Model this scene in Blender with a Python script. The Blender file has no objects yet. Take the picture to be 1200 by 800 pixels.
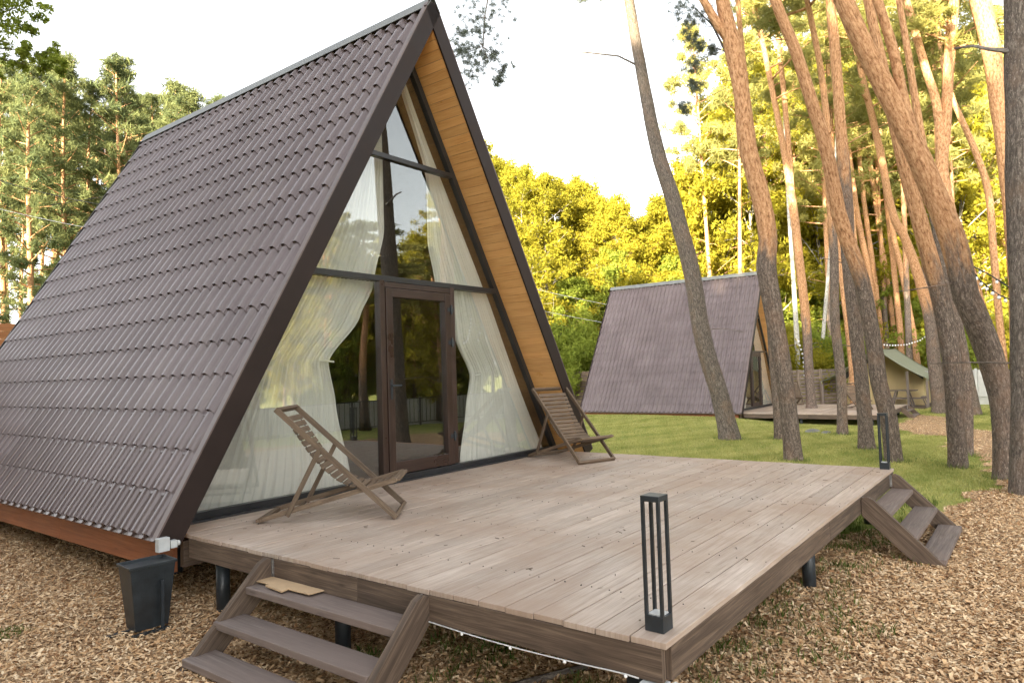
import bpy, math, random
import numpy as np
from mathutils import Vector, Matrix
random.seed(7); RNG = np.random.default_rng(7)
C = bpy.context.scene.collection
SC = bpy.context.scene
PI = math.pi

# ------------------------------------------------------------------ camera
F0, CX, CY, CZ = 814.3, -5.3831, -5.7665, 1.18
YAW, PITCH, ROLL = 0.9201, 0.0424, -0.0317
Fv = np.array([math.sin(YAW)*math.cos(PITCH), math.cos(YAW)*math.cos(PITCH), math.sin(PITCH)])
R0 = np.array([math.cos(YAW), -math.sin(YAW), 0.0]); U0 = np.cross(R0, Fv)
Rv = R0*math.cos(ROLL)+U0*math.sin(ROLL); Uv = -R0*math.sin(ROLL)+U0*math.cos(ROLL)
CAM = np.array([CX, CY, CZ])
cd = bpy.data.cameras.new('camera'); cam = bpy.data.objects.new('camera', cd); C.objects.link(cam)
cd.sensor_width = 36; cd.lens = F0/1200*36; cd.clip_end = 2000; cd.clip_start = .05
cam.matrix_world = Matrix(((Rv[0], Uv[0], -Fv[0], CX), (Rv[1], Uv[1], -Fv[1], CY), (Rv[2], Uv[2], -Fv[2], CZ), (0, 0, 0, 1)))
SC.camera = cam
def ray(u, v): return Fv+Rv*(u-600)/F0-Uv*(v-400)/F0
def at(u, v, D): return CAM+ray(u, v)*D
def on(u, v, ax, val):
    d = ray(u, v); return CAM+d*(val-CAM[ax])/d[ax]
def pxu(P):
    d = np.array(P)-CAM; return 600+F0*(d@Rv)/(d@Fv)

def sstep(a, b, x):
    t = np.clip((x-a)/(b-a), 0, 1); return t*t*(3-2*t)
def gz(x, y):
    x = np.asarray(x, float); y = np.asarray(y, float)
    z = -.57-.03*np.clip(x-7, 0, 14)
    z = z+.22*sstep(1.0, 4.0, y)*sstep(10, 19, x)*(1-sstep(30, 40, x))
    z = z+.025*np.sin(x*.9+y*.5)*np.cos(y*.8-x*.3)*sstep(4, 8, np.abs(x)+np.abs(y))
    return z
def ground_hit(u, v):
    d = ray(u, v)
    t = 1.0
    while t < 200:
        P = CAM+d*t
        if P[2] < gz(P[0], P[1]): return P
        t *= 1.003
    return P

# ------------------------------------------------------------------ materials
def newmat(name):
    m = bpy.data.materials.new(name); m.use_nodes = True
    nt = m.node_tree; b = nt.nodes['Principled BSDF']
    return m, nt, b
class N:
    def __init__(s, nt): s.nt = nt
    def n(s, t, **k):
        x = s.nt.nodes.new(t)
        for a, v in k.items():
            if a == 'ins':
                for i, w in v.items():
                    if hasattr(w, 'links') or isinstance(w, bpy.types.NodeSocket): s.nt.links.new(w, x.inputs[i])
                    else: x.inputs[i].default_value = w
            else: setattr(x, a, v)
        return x
    def ramp(s, fac, stops):
        r = s.nt.nodes.new('ShaderNodeValToRGB'); s.nt.links.new(fac, r.inputs[0])
        e = r.color_ramp.elements
        while len(e) < len(stops): e.new(.5)
        for q, (p, c) in zip(e, stops):
            q.position = p; q.color = (*c, 1) if len(c) == 3 else c
        return r.outputs[0]
    def mapping(s, vec, scale=(1, 1, 1), loc=(0, 0, 0)):
        m = s.nt.nodes.new('ShaderNodeMapping'); s.nt.links.new(vec, m.inputs[0])
        m.inputs['Scale'].default_value = scale; m.inputs['Location'].default_value = loc
        return m.outputs[0]
    def noise(s, vec, scale=5, detail=4, rough=.55, dist=0):
        x = s.n('ShaderNodeTexNoise'); s.nt.links.new(vec, x.inputs['Vector'])
        x.inputs['Scale'].default_value = scale; x.inputs['Detail'].default_value = detail
        x.inputs['Roughness'].default_value = rough; x.inputs['Distortion'].default_value = dist
        return x.outputs[0]
    def mix(s, f, a, b, mode='MIX'):
        x = s.nt.nodes.new('ShaderNodeMix'); x.data_type = 'RGBA'; x.blend_type = mode
        for i, w in ((0, f), (6, a), (7, b)):
            if isinstance(w, bpy.types.NodeSocket): s.nt.links.new(w, x.inputs[i])
            else: x.inputs[i].default_value = w if i == 0 else (*w, 1)
        return x.outputs[2]
    def math(s, op, a, b=0.0, c=0.0):
        x = s.nt.nodes.new('ShaderNodeMath'); x.operation = op
        for i, w in enumerate((a, b, c)):
            if isinstance(w, bpy.types.NodeSocket): s.nt.links.new(w, x.inputs[i])
            else: x.inputs[i].default_value = w
        return x.outputs[0]
    def bump(s, h, strength=.3, dist=.01):
        x = s.nt.nodes.new('ShaderNodeBump'); s.nt.links.new(h, x.inputs['Height'])
        x.inputs['Strength'].default_value = strength; x.inputs['Distance'].default_value = dist
        return x.outputs[0]
    def attr(s, name):
        x = s.nt.nodes.new('ShaderNodeAttribute'); x.attribute_name = name; return x.outputs['Fac']
    def uv(s): return s.n('ShaderNodeUVMap').outputs[0]
    def obj(s): return s.n('ShaderNodeTexCoord').outputs['Object']
    def link(s, a, b): s.nt.links.new(a, b)

def wood(name, dark, mid, light, rough=.7, gs=1.0, bump=.35, stain=None, var=.35):
    m, nt, b = newmat(name); q = N(nt)
    uv = q.uv()
    g1 = q.noise(q.mapping(uv, (1.6*gs, 38*gs, 1)), 1.0, 6, .6, 1.2)
    g2 = q.noise(q.mapping(uv, (5*gs, 160*gs, 1)), 1.0, 4, .6)
    g3 = q.noise(uv, 2.2, 5, .6)
    f = q.math('ADD', q.math('MULTIPLY', g1, .55), q.math('ADD', q.math('MULTIPLY', g2, .25), q.math('MULTIPLY', g3, .2)))
    col = q.ramp(f, [(.36, dark), (.5, mid), (.64, light)])
    # knots
    v = q.n('ShaderNodeTexVoronoi', feature='F1'); q.link(q.mapping(uv, (1.7, 7, 1)), v.inputs['Vector']); v.inputs['Scale'].default_value = 1.0
    kn = q.ramp(v.outputs['Distance'], [(.02, (1, 1, 1)), (.09, (0, 0, 0))])
    col = q.mix(q.math('MULTIPLY', kn, .55), col, tuple(c*.5 for c in dark))
    r = q.attr('rnd')
    br = q.math('ADD', q.math('MULTIPLY', r, var), 1-var/2)
    col = q.mix(1.0, col, q.n('ShaderNodeCombineColor', ins={0: br, 1: br, 2: br}).outputs[0], 'MULTIPLY')
    if stain:
        wn = q.noise(q.n('ShaderNodeNewGeometry').outputs['Position'], .9, 5, .6)
        col = q.mix(q.ramp(wn, [(.42, (0, 0, 0)), (.62, (.75, .75, .75))]), col, stain)
    q.link(col, b.inputs['Base Color']); b.inputs['Roughness'].default_value = rough
    q.link(q.ramp(g3, [(.3, (rough-.14,)*3), (.7, (min(1, rough+.12),)*3)]), b.inputs['Roughness'])
    q.link(q.bump(f, bump, .006), b.inputs['Normal'])
    return m

def plain(name, col, rough=.5, metal=0, noise_amt=.25, nscale=6, bump=.05, spec=.5):
    m, nt, b = newmat(name); q = N(nt)
    n = q.noise(q.obj(), nscale, 6, .65)
    c = q.ramp(n, [(.3, tuple(x*(1-noise_amt) for x in col)), (.7, tuple(min(1, x*(1+noise_amt)) for x in col))])
    q.link(c, b.inputs['Base Color']); b.inputs['Metallic'].default_value = metal
    q.link(q.ramp(n, [(.3, (rough*.85,)*3), (.75, (min(1, rough*1.2),)*3)]), b.inputs['Roughness'])
    b.inputs['Specular IOR Level'].default_value = spec
    if bump: q.link(q.bump(q.noise(q.obj(), nscale*9, 3), bump, .01), b.inputs['Normal'])
    return m

M = {}
M['deck'] = wood('deck_boards', (.31, .235, .19), (.455, .37, .31), (.58, .49, .425), .62, 1.0, .4, stain=(.36, .255, .19), var=.26)
M['beam'] = wood('grey_brown_beam', (.045, .03, .021), (.10, .068, .048), (.19, .135, .095), .8, .9, .6, var=.3)
M['step'] = wood('step_wood', (.085, .065, .058), (.165, .13, .115), (.26, .215, .19), .72, 1, .6, stain=(.20, .15, .13), var=.25)
M['chairw'] = wood('chair_wood', (.065, .042, .027), (.135, .092, .06), (.24, .175, .12), .7, 2.2, .3, var=.35)
M['soffit'] = wood('varnished_pine', (.56, .27, .085), (.68, .37, .135), (.76, .45, .19), .38, .8, .15, var=.16)
M['skirt'] = wood('red_brown_stained_board', (.20, .065, .028), (.31, .105, .042), (.40, .15, .065), .55, .8, .3, var=.1)
M['doorw'] = wood('dark_brown_frame', (.022, .012, .009), (.036, .019, .014), (.055, .03, .022), .38, 1, .1, var=.1)
M['oldfence'] = wood('old_fence_wood', (.13, .095, .07), (.22, .17, .13), (.33, .27, .21), .85, 1, .5, var=.5)
M['orangewood'] = wood('orange_stained_fence', (.36, .14, .05), (.5, .21, .08), (.6, .29, .12), .6, 1, .2, var=.25)
M['cardboard'] = plain('cardboard', (.50, .35, .21), .85, 0, .12, 9)
M['black'] = plain('black_painted_metal', (.022, .028, .034), .42, .0, .3, 8)
M['frame'] = plain('dark_window_frame', (.020, .020, .022), .35, 0, .25, 5)
M['bin'] = plain('black_plastic', (.020, .025, .029), .38, 0, .4, 7, .08)
M['pvc'] = plain('pale_grey_plastic', (.52, .53, .53), .45, 0, .15, 9)
M['steel'] = plain('galvanised_steel', (.5, .5, .5), .35, .9, .25, 20)
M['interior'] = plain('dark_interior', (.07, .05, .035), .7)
M['cap'] = plain('ridge_cap_metal', (.15, .155, .15), .45, .0, .2, 3, .03)
M['dkcanvas'] = plain('dark_canvas', (.05, .05, .045), .85, 0, .2, 2, .1)
M['whitefence'] = plain('white_metal_sheet', (.48, .48, .46), .5, .0, .15, 1.2, .05)
M['shed'] = plain('beige_siding', (.60, .52, .37), .6, 0, .1, 1.0, .03)
M['stone'] = plain('field_stone', (.20, .20, .17), .9, 0, .4, 3, .3)
M['wire'] = plain('cable', (.02, .02, .02), .6, 0, 0, 5, 0)
M['wirew'] = plain('white_cable', (.6, .6, .6), .6, 0, 0, 5, 0)
m, nt, b = newmat('bulb_glass'); b.inputs['Base Color'].default_value = (.85, .85, .85, 1); b.inputs['Roughness'].default_value = .12; M['bulb'] = m

def roofmat():
    m, nt, b = newmat('brown_metal_tile'); q = N(nt)
    o = q.obj()
    n = q.noise(o, 1.1, 6, .6); n2 = q.noise(o, 30, 3)
    r = q.attr('rnd')
    c = q.ramp(n, [(.3, (.125, .096, .098)), (.7, (.168, .134, .137))])
    c = q.mix(q.math('MULTIPLY', q.ramp(n2, [(.55, (0, 0, 0)), (.75, (1, 1, 1))]), .0), c, (.20, .17, .165))
    br = q.math('ADD', q.math('MULTIPLY', r, .12), .94)
    c = q.mix(1, c, q.n('ShaderNodeCombineColor', ins={0: br, 1: br, 2: br}).outputs[0], 'MULTIPLY')
    dn = q.noise(q.mapping(o, (1, 2.2, .6)), 2.3, 7, .72)
    c = q.mix(q.math('MULTIPLY', q.ramp(dn, [(.50, (0, 0, 0)), (.72, (1, 1, 1))]), .22), c, (.22, .19, .16))
    q.link(c, b.inputs['Base Color'])
    q.link(q.ramp(q.noise(o, 4, 5), [(.3, (.17,)*3), (.7, (.26,)*3)]), b.inputs['Roughness'])
    b.inputs['Metallic'].default_value = .12
    q.link(q.bump(n2, .05, .01), b.inputs['Normal'])
    return m
M['roof'] = roofmat()
M['rake'] = plain('brown_metal_trim', (.022, .013, .011), .5, .0, .2, 3, .03, .25)
M['rakelt'] = plain('brown_rake_flashing', (.13, .095, .088), .35, .1, .2, 3, .03)

def glass():
    m = bpy.data.materials.new('window_glass'); m.use_nodes = True; nt = m.node_tree; nt.nodes.clear(); q = N(nt)
    out = q.n('ShaderNodeOutputMaterial')
    tr = q.n('ShaderNodeBsdfTransparent', ins={0: (.955, .965, .955, 1)})
    gl = q.n('ShaderNodeBsdfGlossy', ins={0: (.98, 1, .99, 1), 1: .0})
    ge = q.n('ShaderNodeNewGeometry')
    dt = q.n('ShaderNodeVectorMath', operation='DOT_PRODUCT'); q.link(ge.outputs['Incoming'], dt.inputs[0]); q.link(ge.outputs['Normal'], dt.inputs[1])
    ca = q.math('SUBTRACT', 1.0, q.math('ABSOLUTE', dt.outputs['Value']))
    bm = q.bump(q.noise(q.obj(), .55, 1), .015, .05)
    q.link(bm, gl.inputs['Normal'])
    f = q.math('ADD', q.math('MULTIPLY', q.math('POWER', ca, 4.5), .88), .11)
    ms = q.n('ShaderNodeMixShader'); q.link(f, ms.inputs[0]); q.link(tr.outputs[0], ms.inputs[1]); q.link(gl.outputs[0], ms.inputs[2])
    q.link(ms.outputs[0], out.inputs[0]); return m
M['glass'] = glass()

def fabric(name, col, transl=.45, transp=.12):
    m = bpy.data.materials.new(name); m.use_nodes = True; nt = m.node_tree; nt.nodes.clear(); q = N(nt)
    out = q.n('ShaderNodeOutputMaterial')
    n = q.noise(q.mapping(q.uv(), (60, 1.5, 1)), 1, 4)
    c = q.ramp(n, [(.3, tuple(x*.9 for x in col)), (.7, col)])
    d = q.n('ShaderNodeBsdfDiffuse'); t = q.n('ShaderNodeBsdfTranslucent'); tp = q.n('ShaderNodeBsdfTransparent')
    q.link(c, d.inputs[0]); q.link(c, t.inputs[0])
    m1 = q.n('ShaderNodeMixShader', ins={0: transl, 1: d.outputs[0], 2: t.outputs[0]})
    m2 = q.n('ShaderNodeMixShader', ins={0: transp, 1: m1.outputs[0], 2: tp.outputs[0]})
    q.link(m2.outputs[0], out.inputs[0]); return m
M['curtain'] = fabric('sheer_white_curtain', (.95, .925, .86), .22, .04)

M['canvas'] = fabric('cream_canvas', (.80, .66, .38), .35, 0.0)
M['fly'] = fabric('green_canvas', (.37, .38, .28), .3, 0.0)
def leafmat(name, dark, light, transl=.45):
    m = bpy.data.materials.new(name); m.use_nodes = True; nt = m.node_tree; nt.nodes.clear(); q = N(nt)
    out = q.n('ShaderNodeOutputMaterial')
    r = q.attr('rnd')
    oi = q.n('ShaderNodeObjectInfo').outputs['Random']
    f = q.math('ADD', q.math('MULTIPLY', r, .75), q.math('MULTIPLY', oi, .3))
    c = q.ramp(f, [(.05, dark), (.95, light)])
    d = q.n('ShaderNodeBsdfDiffuse'); t = q.n('ShaderNodeBsdfTranslucent')
    q.link(c, d.inputs[0]); q.link(q.mix(.5, c, light), t.inputs[0])
    ms = q.n('ShaderNodeMixShader', ins={0: transl, 1: d.outputs[0], 2: t.outputs[0]})
    q.link(ms.outputs[0], out.inputs[0]); return m
M['leaf'] = leafmat('spring_leaf', (.15, .16, .022), (.43, .375, .045), .55)
M['leafdk'] = leafmat('deep_green_leaf', (.13, .19, .035), (.34, .38, .065), .5)
M['needle'] = leafmat('pine_needle', (.13, .15, .06), (.42, .39, .12), .45)
M['needlemid'] = leafmat('shade_toned_needle', (.065, .095, .05), (.21, .225, .09), .4)  # darker copy of the pine needle, shade of the left wood put into the colour
M['needledk'] = leafmat('grey_green_needle', (.09, .11, .09), (.18, .20, .16), .35)
M['grass'] = leafmat('grass_blade', (.17, .23, .045), (.56, .52, .20), .4)
M['grassdk'] = leafmat('rank_grass_blade', (.09, .14, .03), (.22, .28, .08), .4)

def barkmat(name, low, low2, up, up2):
    m, nt, b = newmat(name); q = N(nt)
    uv = q.uv()
    jit = q.n('ShaderNodeTexNoise', ins={'Vector': uv, 'Scale': 7.0, 'Detail': 4.0})
    wuv = q.mix(.09, uv, jit.outputs[1])
    n1 = q.noise(q.mapping(wuv, (10, 27, 1)), 1.0, 6, .7, .6)      # long vertical plates
    n2 = q.noise(q.mapping(wuv, (22, 60, 1)), 1.0, 5, .7)
    v = q.n('ShaderNodeTexVoronoi', feature='F1', distance='MINKOWSKI'); q.link(q.mapping(wuv, (13, 42, 1)), v.inputs['Vector']); v.inputs['Scale'].default_value = 1.0
    pl = q.ramp(v.outputs['Distance'], [(.25, (1, 1, 1)), (.75, (0, 0, 0))])
    spk = q.ramp(q.noise(q.mapping(uv, (24, 34, 1)), 1.0, 3, .6), [(.60, (0, 0, 0)), (.68, (1, 1, 1))])
    hgt = q.math('ADD', q.math('MULTIPLY', n1, .55), q.math('ADD', q.math('MULTIPLY', n2, .25), q.math('MULTIPLY', pl, .2)))
    big = q.noise(uv, 1.7, 4, .6)
    lowc = q.ramp(hgt, [(.37, tuple(c*.42 for c in low)), (.46, low), (.58, low2)])
    lowc = q.mix(q.ramp(big, [(.5, (0, 0, 0)), (.68, (.35, .35, .35))]), lowc, (low[0]*1.2, low[1]*.9, low[2]*.7))
    lowc = q.mix(q.math('MULTIPLY', spk, .45), lowc, tuple(min(1, c*1.35) for c in low2))
    fl = q.noise(q.mapping(uv, (9, 16, 1)), 1.0, 6, .75)
    upc = q.ramp(fl, [(.36, tuple(c*.38 for c in up)), (.45, up), (.60, up2)])
    h = q.attr('hue')
    hh = q.math('ADD', h, q.math('MULTIPLY', q.math('SUBTRACT', q.noise(q.mapping(uv, (1.2, 3, 1)), 1.0, 6, .7), .5), 1.6))
    c = q.mix(q.ramp(hh, [(.35, (0, 0, 0)), (.7, (1, 1, 1))]), lowc, upc)
    q.link(c, b.inputs['Base Color']); b.inputs['Roughness'].default_value = .9; b.inputs['Specular IOR Level'].default_value = .15
    q.link(q.bump(q.math('ADD', hgt, q.math('MULTIPLY', fl, .15)), 1.0, .05), b.inputs['Normal'])
    return m
M['bark'] = barkmat('pine_bark', (.25, .195, .16), (.47, .395, .34), (.43, .215, .105), (.66, .40, .225))
M['barkg'] = barkmat('grey_pine_bark', (.24, .20, .17), (.44, .385, .34), (.26, .245, .24), (.40, .385, .37))
M['birch'] = barkmat('birch_bark', (.26, .24, .21), (.48, .46, .42), (.40, .38, .34), (.58, .55, .50))
M['twig'] = plain('twig_bark', (.12, .09, .07), .9, 0, .3, 10)

# ------------------------------------------------------------------ mesh builder
class MB:
    def __init__(s): s.v = []; s.f = []; s.uv = []; s.r = []; s.h = []; s.mi = []
    def face(s, idx, uvs, r, mi=0): s.f.append(idx); s.uv += uvs; s.r.append(r); s.mi.append(mi)
    def hexa(s, P, mi=0, r=None):
        """8 points: bottom 4 (ccw), top 4"""
        r = random.random() if r is None else r
        b = len(s.v); P = [Vector(p) for p in P]; s.v += [tuple(p) for p in P]; s.h += [0.0]*8
        d = [(P[1]-P[0]).length, (P[3]-P[0]).length, (P[4]-P[0]).length]
        ax = [P[1]-P[0], P[3]-P[0], P[4]-P[0]]
        L = max(range(3), key=lambda i: d[i]); la = ax[L].normalized()
        o1, o2 = random.random()*40, random.random()*40
        for q in ((0, 3, 2, 1), (4, 5, 6, 7), (0, 1, 5, 4), (1, 2, 6, 5), (2, 3, 7, 6), (3, 0, 4, 7)):
            pts = [P[i] for i in q]
            n = (pts[1]-pts[0]).cross(pts[3]-pts[0])
            n = n.normalized() if n.length > 1e-12 else Vector((0, 0, 1))
            t = n.cross(la)
            if t.length < .3: t = ax[(L+1) % 3].normalized(); lb = n.cross(t)
            else: t = t.normalized(); lb = la
            s.face(tuple(b+i for i in q), [((p-P[0]).dot(lb)+o1, (p-P[0]).dot(t)+o2) for p in pts], r, mi)
    def box(s, c, size, rot=None, mi=0, r=None):
        c = Vector(c); h = Vector(size)/2
        P = [Vector((x*h.x, y*h.y, z*h.z)) for z in (-1, 1) for x, y in ((-1, -1), (1, -1), (1, 1), (-1, 1))]
        if rot is not None: P = [rot @ p for p in P]
        s.hexa([c+p for p in P], mi, r)
    def bar(s, a, b, w, t, up=(0, 0, 1), mi=0, r=None):
        """board from a to b, width w across, thickness t along up-ish"""
        a, b = Vector(a), Vector(b); d = (b-a).normalized(); u = Vector(up)
        x = d.cross(u).normalized(); z = x.cross(d).normalized()
        P = []
        for k in (-1, 1):
            for (e, sx) in ((a, -1), (b, -1), (b, 1), (a, 1)):
                P.append(e+x*sx*w/2+z*k*t/2)
        s.hexa([P[i] for i in (0, 1, 2, 3, 4, 5, 6, 7)], mi, r)
    def prism(s, poly, axis, thick, mi=0, r=None):
        """poly: list of 3D points (planar, ordered), extruded by vector axis*thick"""
        r = random.random() if r is None else r
        n = len(poly); b = len(s.v); A = Vector(axis).normalized()*thick; P = [Vector(p) for p in poly]
        s.v += [tuple(p) for p in P]+[tuple(p+A) for p in P]; s.h += [0.0]*(2*n)
        e = [(P[(i+1) % n]-P[i]) for i in range(n)]; la = max(e, key=lambda q: q.length).normalized(); t = A.normalized().cross(la)
        o = random.random()*30
        uvf = [((p-P[0]).dot(la)+o, (p-P[0]).dot(t)+o) for p in P]
        s.face(tuple(b+i for i in reversed(range(n))), list(reversed(uvf)), r, mi)
        s.face(tuple(b+n+i for i in range(n)), uvf, r, mi)
        for i in range(n):
            j = (i+1) % n; l = e[i].length
            s.face((b+i, b+j, b+n+j, b+n+i), [(o, o), (o+l, o), (o+l, o+thick), (o, o+thick)], r, mi)
    def tube(s, path, rad, seg=8, hue=None, cap=True, noise=0.0, mi=0, rr=None):
        n = len(path); P = [Vector(p) for p in path]; b = len(s.v); L = 0; r0 = random.random() if rr is None else rr
        off = random.random()*20
        prev = Vector((1, 0, 0)); us = []
        if abs((P[1]-P[0]).normalized().dot(prev)) > .9: prev = Vector((0, 1, 0))
        for i in range(n):
            d = (P[min(i+1, n-1)]-P[max(i-1, 0)]).normalized()
            x = (prev-d*prev.dot(d)).normalized(); y = d.cross(x); prev = x
            if i: L += (P[i]-P[i-1]).length
            us.append(L)
            for k in range(seg):
                a = 2*PI*k/seg
                rr = rad[i]*(1+noise*(math.sin(3*a+i*.7+off)*.5+math.sin(5*a-i*1.3+off)*.3+random.uniform(-.35, .35)))
                s.v.append(tuple(P[i]+(x*math.cos(a)+y*math.sin(a))*rr)); s.h.append(0.0 if hue is None else hue[i])
        circ = 2*PI*max(rad)
        for i in range(n-1):
            for k in range(seg):
                k2 = (k+1) % seg
                s.face((b+i*seg+k, b+i*seg+k2, b+(i+1)*seg+k2, b+(i+1)*seg+k),
                       [(us[i]+off, k/seg*circ), (us[i]+off, (k+1)/seg*circ), (us[i+1]+off, (k+1)/seg*circ), (us[i+1]+off, k/seg*circ)], r0, mi)
        if cap:
            s.face(tuple(b+k for k in reversed(range(seg))), [(0, 0)]*seg, r0, mi)
            s.face(tuple(b+(n-1)*seg+k for k in range(seg)), [(0, 0)]*seg, r0, mi)
    def build(s, name, mat, parent=None, smooth=False, bevel=0):
        me = bpy.data.meshes.new(name); me.from_pydata(s.v, [], s.f)
        u = me.uv_layers.new(name='UVMap'); u.data.foreach_set('uv', np.array(s.uv, dtype=np.float32).ravel())
        a = me.attributes.new('rnd', 'FLOAT', 'FACE'); a.data.foreach_set('value', np.array(s.r, dtype=np.float32))
        if any(s.h):
            a = me.attributes.new('hue', 'FLOAT', 'POINT'); a.data.foreach_set('value', np.array(s.h, dtype=np.float32))
        for q in (mat if isinstance(mat, (list, tuple)) else [mat]): me.materials.append(q)
        if any(s.mi): me.polygons.foreach_set('material_index', s.mi)
        if smooth: me.shade_smooth()
        me.update()
        return link(name, me, parent, bevel)
def link(name, me, parent=None, bevel=0):
    o = bpy.data.objects.new(name, me); C.objects.link(o)
    if parent is not None: o.parent = parent
    if bevel:
        m = o.modifiers.new('bevel', 'BEVEL'); m.width = bevel; m.segments = 2; m.limit_method = 'ANGLE'
    return o
def npmesh(name, verts, faces, mat, rnd=None, uv=None, smooth=False):
    """verts (n,3), faces (m,k) all k-gons"""
    me = bpy.data.meshes.new(name); m, k = faces.shape
    me.vertices.add(len(verts)); me.vertices.foreach_set('co', np.asarray(verts, dtype=np.float32).ravel())
    me.loops.add(m*k); me.loops.foreach_set('vertex_index', faces.astype(np.int32).ravel())
    me.polygons.add(m); me.polygons.foreach_set('loop_start', np.arange(0, m*k, k, dtype=np.int32))
    if rnd is not None:
        a = me.attributes.new('rnd', 'FLOAT', 'FACE'); a.data.foreach_set('value', rnd.astype(np.float32))
    if uv is not None:
        u = me.uv_layers.new(name='UVMap'); u.data.foreach_set('uv', np.asarray(uv, dtype=np.float32)[faces.ravel()].ravel())
    for q in (mat if isinstance(mat, (list, tuple)) else [mat]): me.materials.append(q)
    me.update(calc_edges=True); me.validate()
    if smooth: me.shade_smooth()
    return me
def tag(o, label=None, cat=None, group=None, kind=None):
    if label: o['label'] = label
    if cat: o['category'] = cat
    if group: o['group'] = group
    if kind: o['kind'] = kind
    return o
def empty(name, loc=(0, 0, 0), rz=0, label=None, cat=None, group=None):
    o = bpy.data.objects.new(name, None); C.objects.link(o); o.location = loc; o.rotation_euler = (0, 0, rz); o.empty_display_size = .2
    return tag(o, label, cat, group)
KIDS = {}
def copy_tree(o, loc=None, rz=None, label=None, parent=None, group=None):
    c = o.copy(); C.objects.link(c)
    if parent is not None: c.parent = parent
    for ch in [x for x in ALLCH(o)]: copy_tree(ch, parent=c)
    if loc is not None: c.location = loc
    if rz is not None: c.rotation_euler = (0, 0, rz)
    if label: c['label'] = label
    if group: c['group'] = group
    return c
def ALLCH(o): return list(o.children)

# ------------------------------------------------------------------ A-frame cabin
W, H, OH, LB = 3.07, 5.33, .47, 6.33          # half width, apex height, front overhang, back
TH = math.atan2(H, W); SL = math.hypot(H, W)
GW, GH = 2.91, 5.06
Z1, Z2 = 2.245, 3.63
def tile_mesh():
    rows, row, pitch = 18, SL/17.6, .185
    y0, y1 = -OH+.03, LB
    nu = int((y1-y0)/pitch*14); us = np.linspace(y0, y1, nu+1)
    vs = []; zs = []
    for k in range(rows):
        a = k*row; b_ = min((k+1)*row, SL-.02)
        for t, lift in ((0, 0.0), (.0, 1.0), (.25, .8), (.6, .35), (.985, .02)):
            p = a+t*(b_-a)
            vs.append(p); zs.append((k, t, lift))
    ph = (us-y0)/pitch*PI
    cc_ = .5+.5*np.cos(2*ph); w = .046*sstep(.42, .88, cc_)+.002
    pan = np.abs(np.sin(ph)); pan2 = 1-sstep(.0, .75, cc_)
    V = []; rn = []
    for p, (k, t, lift) in zip(vs, zs):
        sag = 0.022*(1-np.abs(np.sin(ph)))           # scalloped lower edge
        pp = p-(sag*0 if lift == 0 else (.036*pan2 if t < .1 else 0))
        if lift == 0: pp = p-.036*pan2+.014*(k > 0)
        x = pp; hgt = w+.025*lift
        V.append(np.stack([x*np.ones_like(us), us, hgt], 1))
    V = np.concatenate(V); ncol = nu+1; nr = len(vs)
    # local frame: x along slope from eave, z outward
    i = np.arange(nr-1)[:, None]*ncol+np.arange(nu)[None, :]
    Fc = np.stack([i, i+ncol, i+ncol+1, i+1], -1).reshape(-1, 4)
    pid = (np.arange(nr-1)[:, None]//5)*57.31+(np.arange(nu)[None, :]//60)*13.7
    rn = np.modf(np.sin(pid*12.9)*437.5)[0].__abs__().ravel()
    s_, n_ = V[:, 0], V[:, 2]
    ct, st = math.cos(TH), math.sin(TH)
    X = -W+s_*ct-n_*st; Z = s_*st+n_*ct
    P = np.stack([X, V[:, 1], Z], 1)
    me = npmesh('roof_tiles', P, Fc[:, ::-1], M['roof'], rn)
    P2 = P*np.array([-1, 1, 1])
    me2 = npmesh('roof_tiles', P2, Fc, M['roof'], rn)
    for q in (me, me2):
        sm = np.ones(len(q.polygons), bool); q.polygons.foreach_set('use_smooth', sm)
    return me, me2
TILE_L, TILE_R = tile_mesh()
def slope_pt(side, s, off, y):
    """side -1 left, +1 right; s along slope from eave, off outward"""
    ct, st = math.cos(TH), math.sin(TH)
    return Vector((side*(W-s*ct+off*st), y, s*st+off*ct))
def slope_board(mb, side, s0, s1, o0, o1, y0, y1, r=None, mi=0):
    P = [slope_pt(side, s0, o0, y0), slope_pt(side, s1, o0, y0), slope_pt(side, s1, o0, y1), slope_pt(side, s0, o0, y1),
         slope_pt(side, s0, o1, y0), slope_pt(side, s1, o1, y0), slope_pt(side, s1, o1, y1), slope_pt(side, s0, o1, y1)]
    mb.hexa(P, mi, r)
def gx(z): return GW*(1-z/GH)

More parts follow.
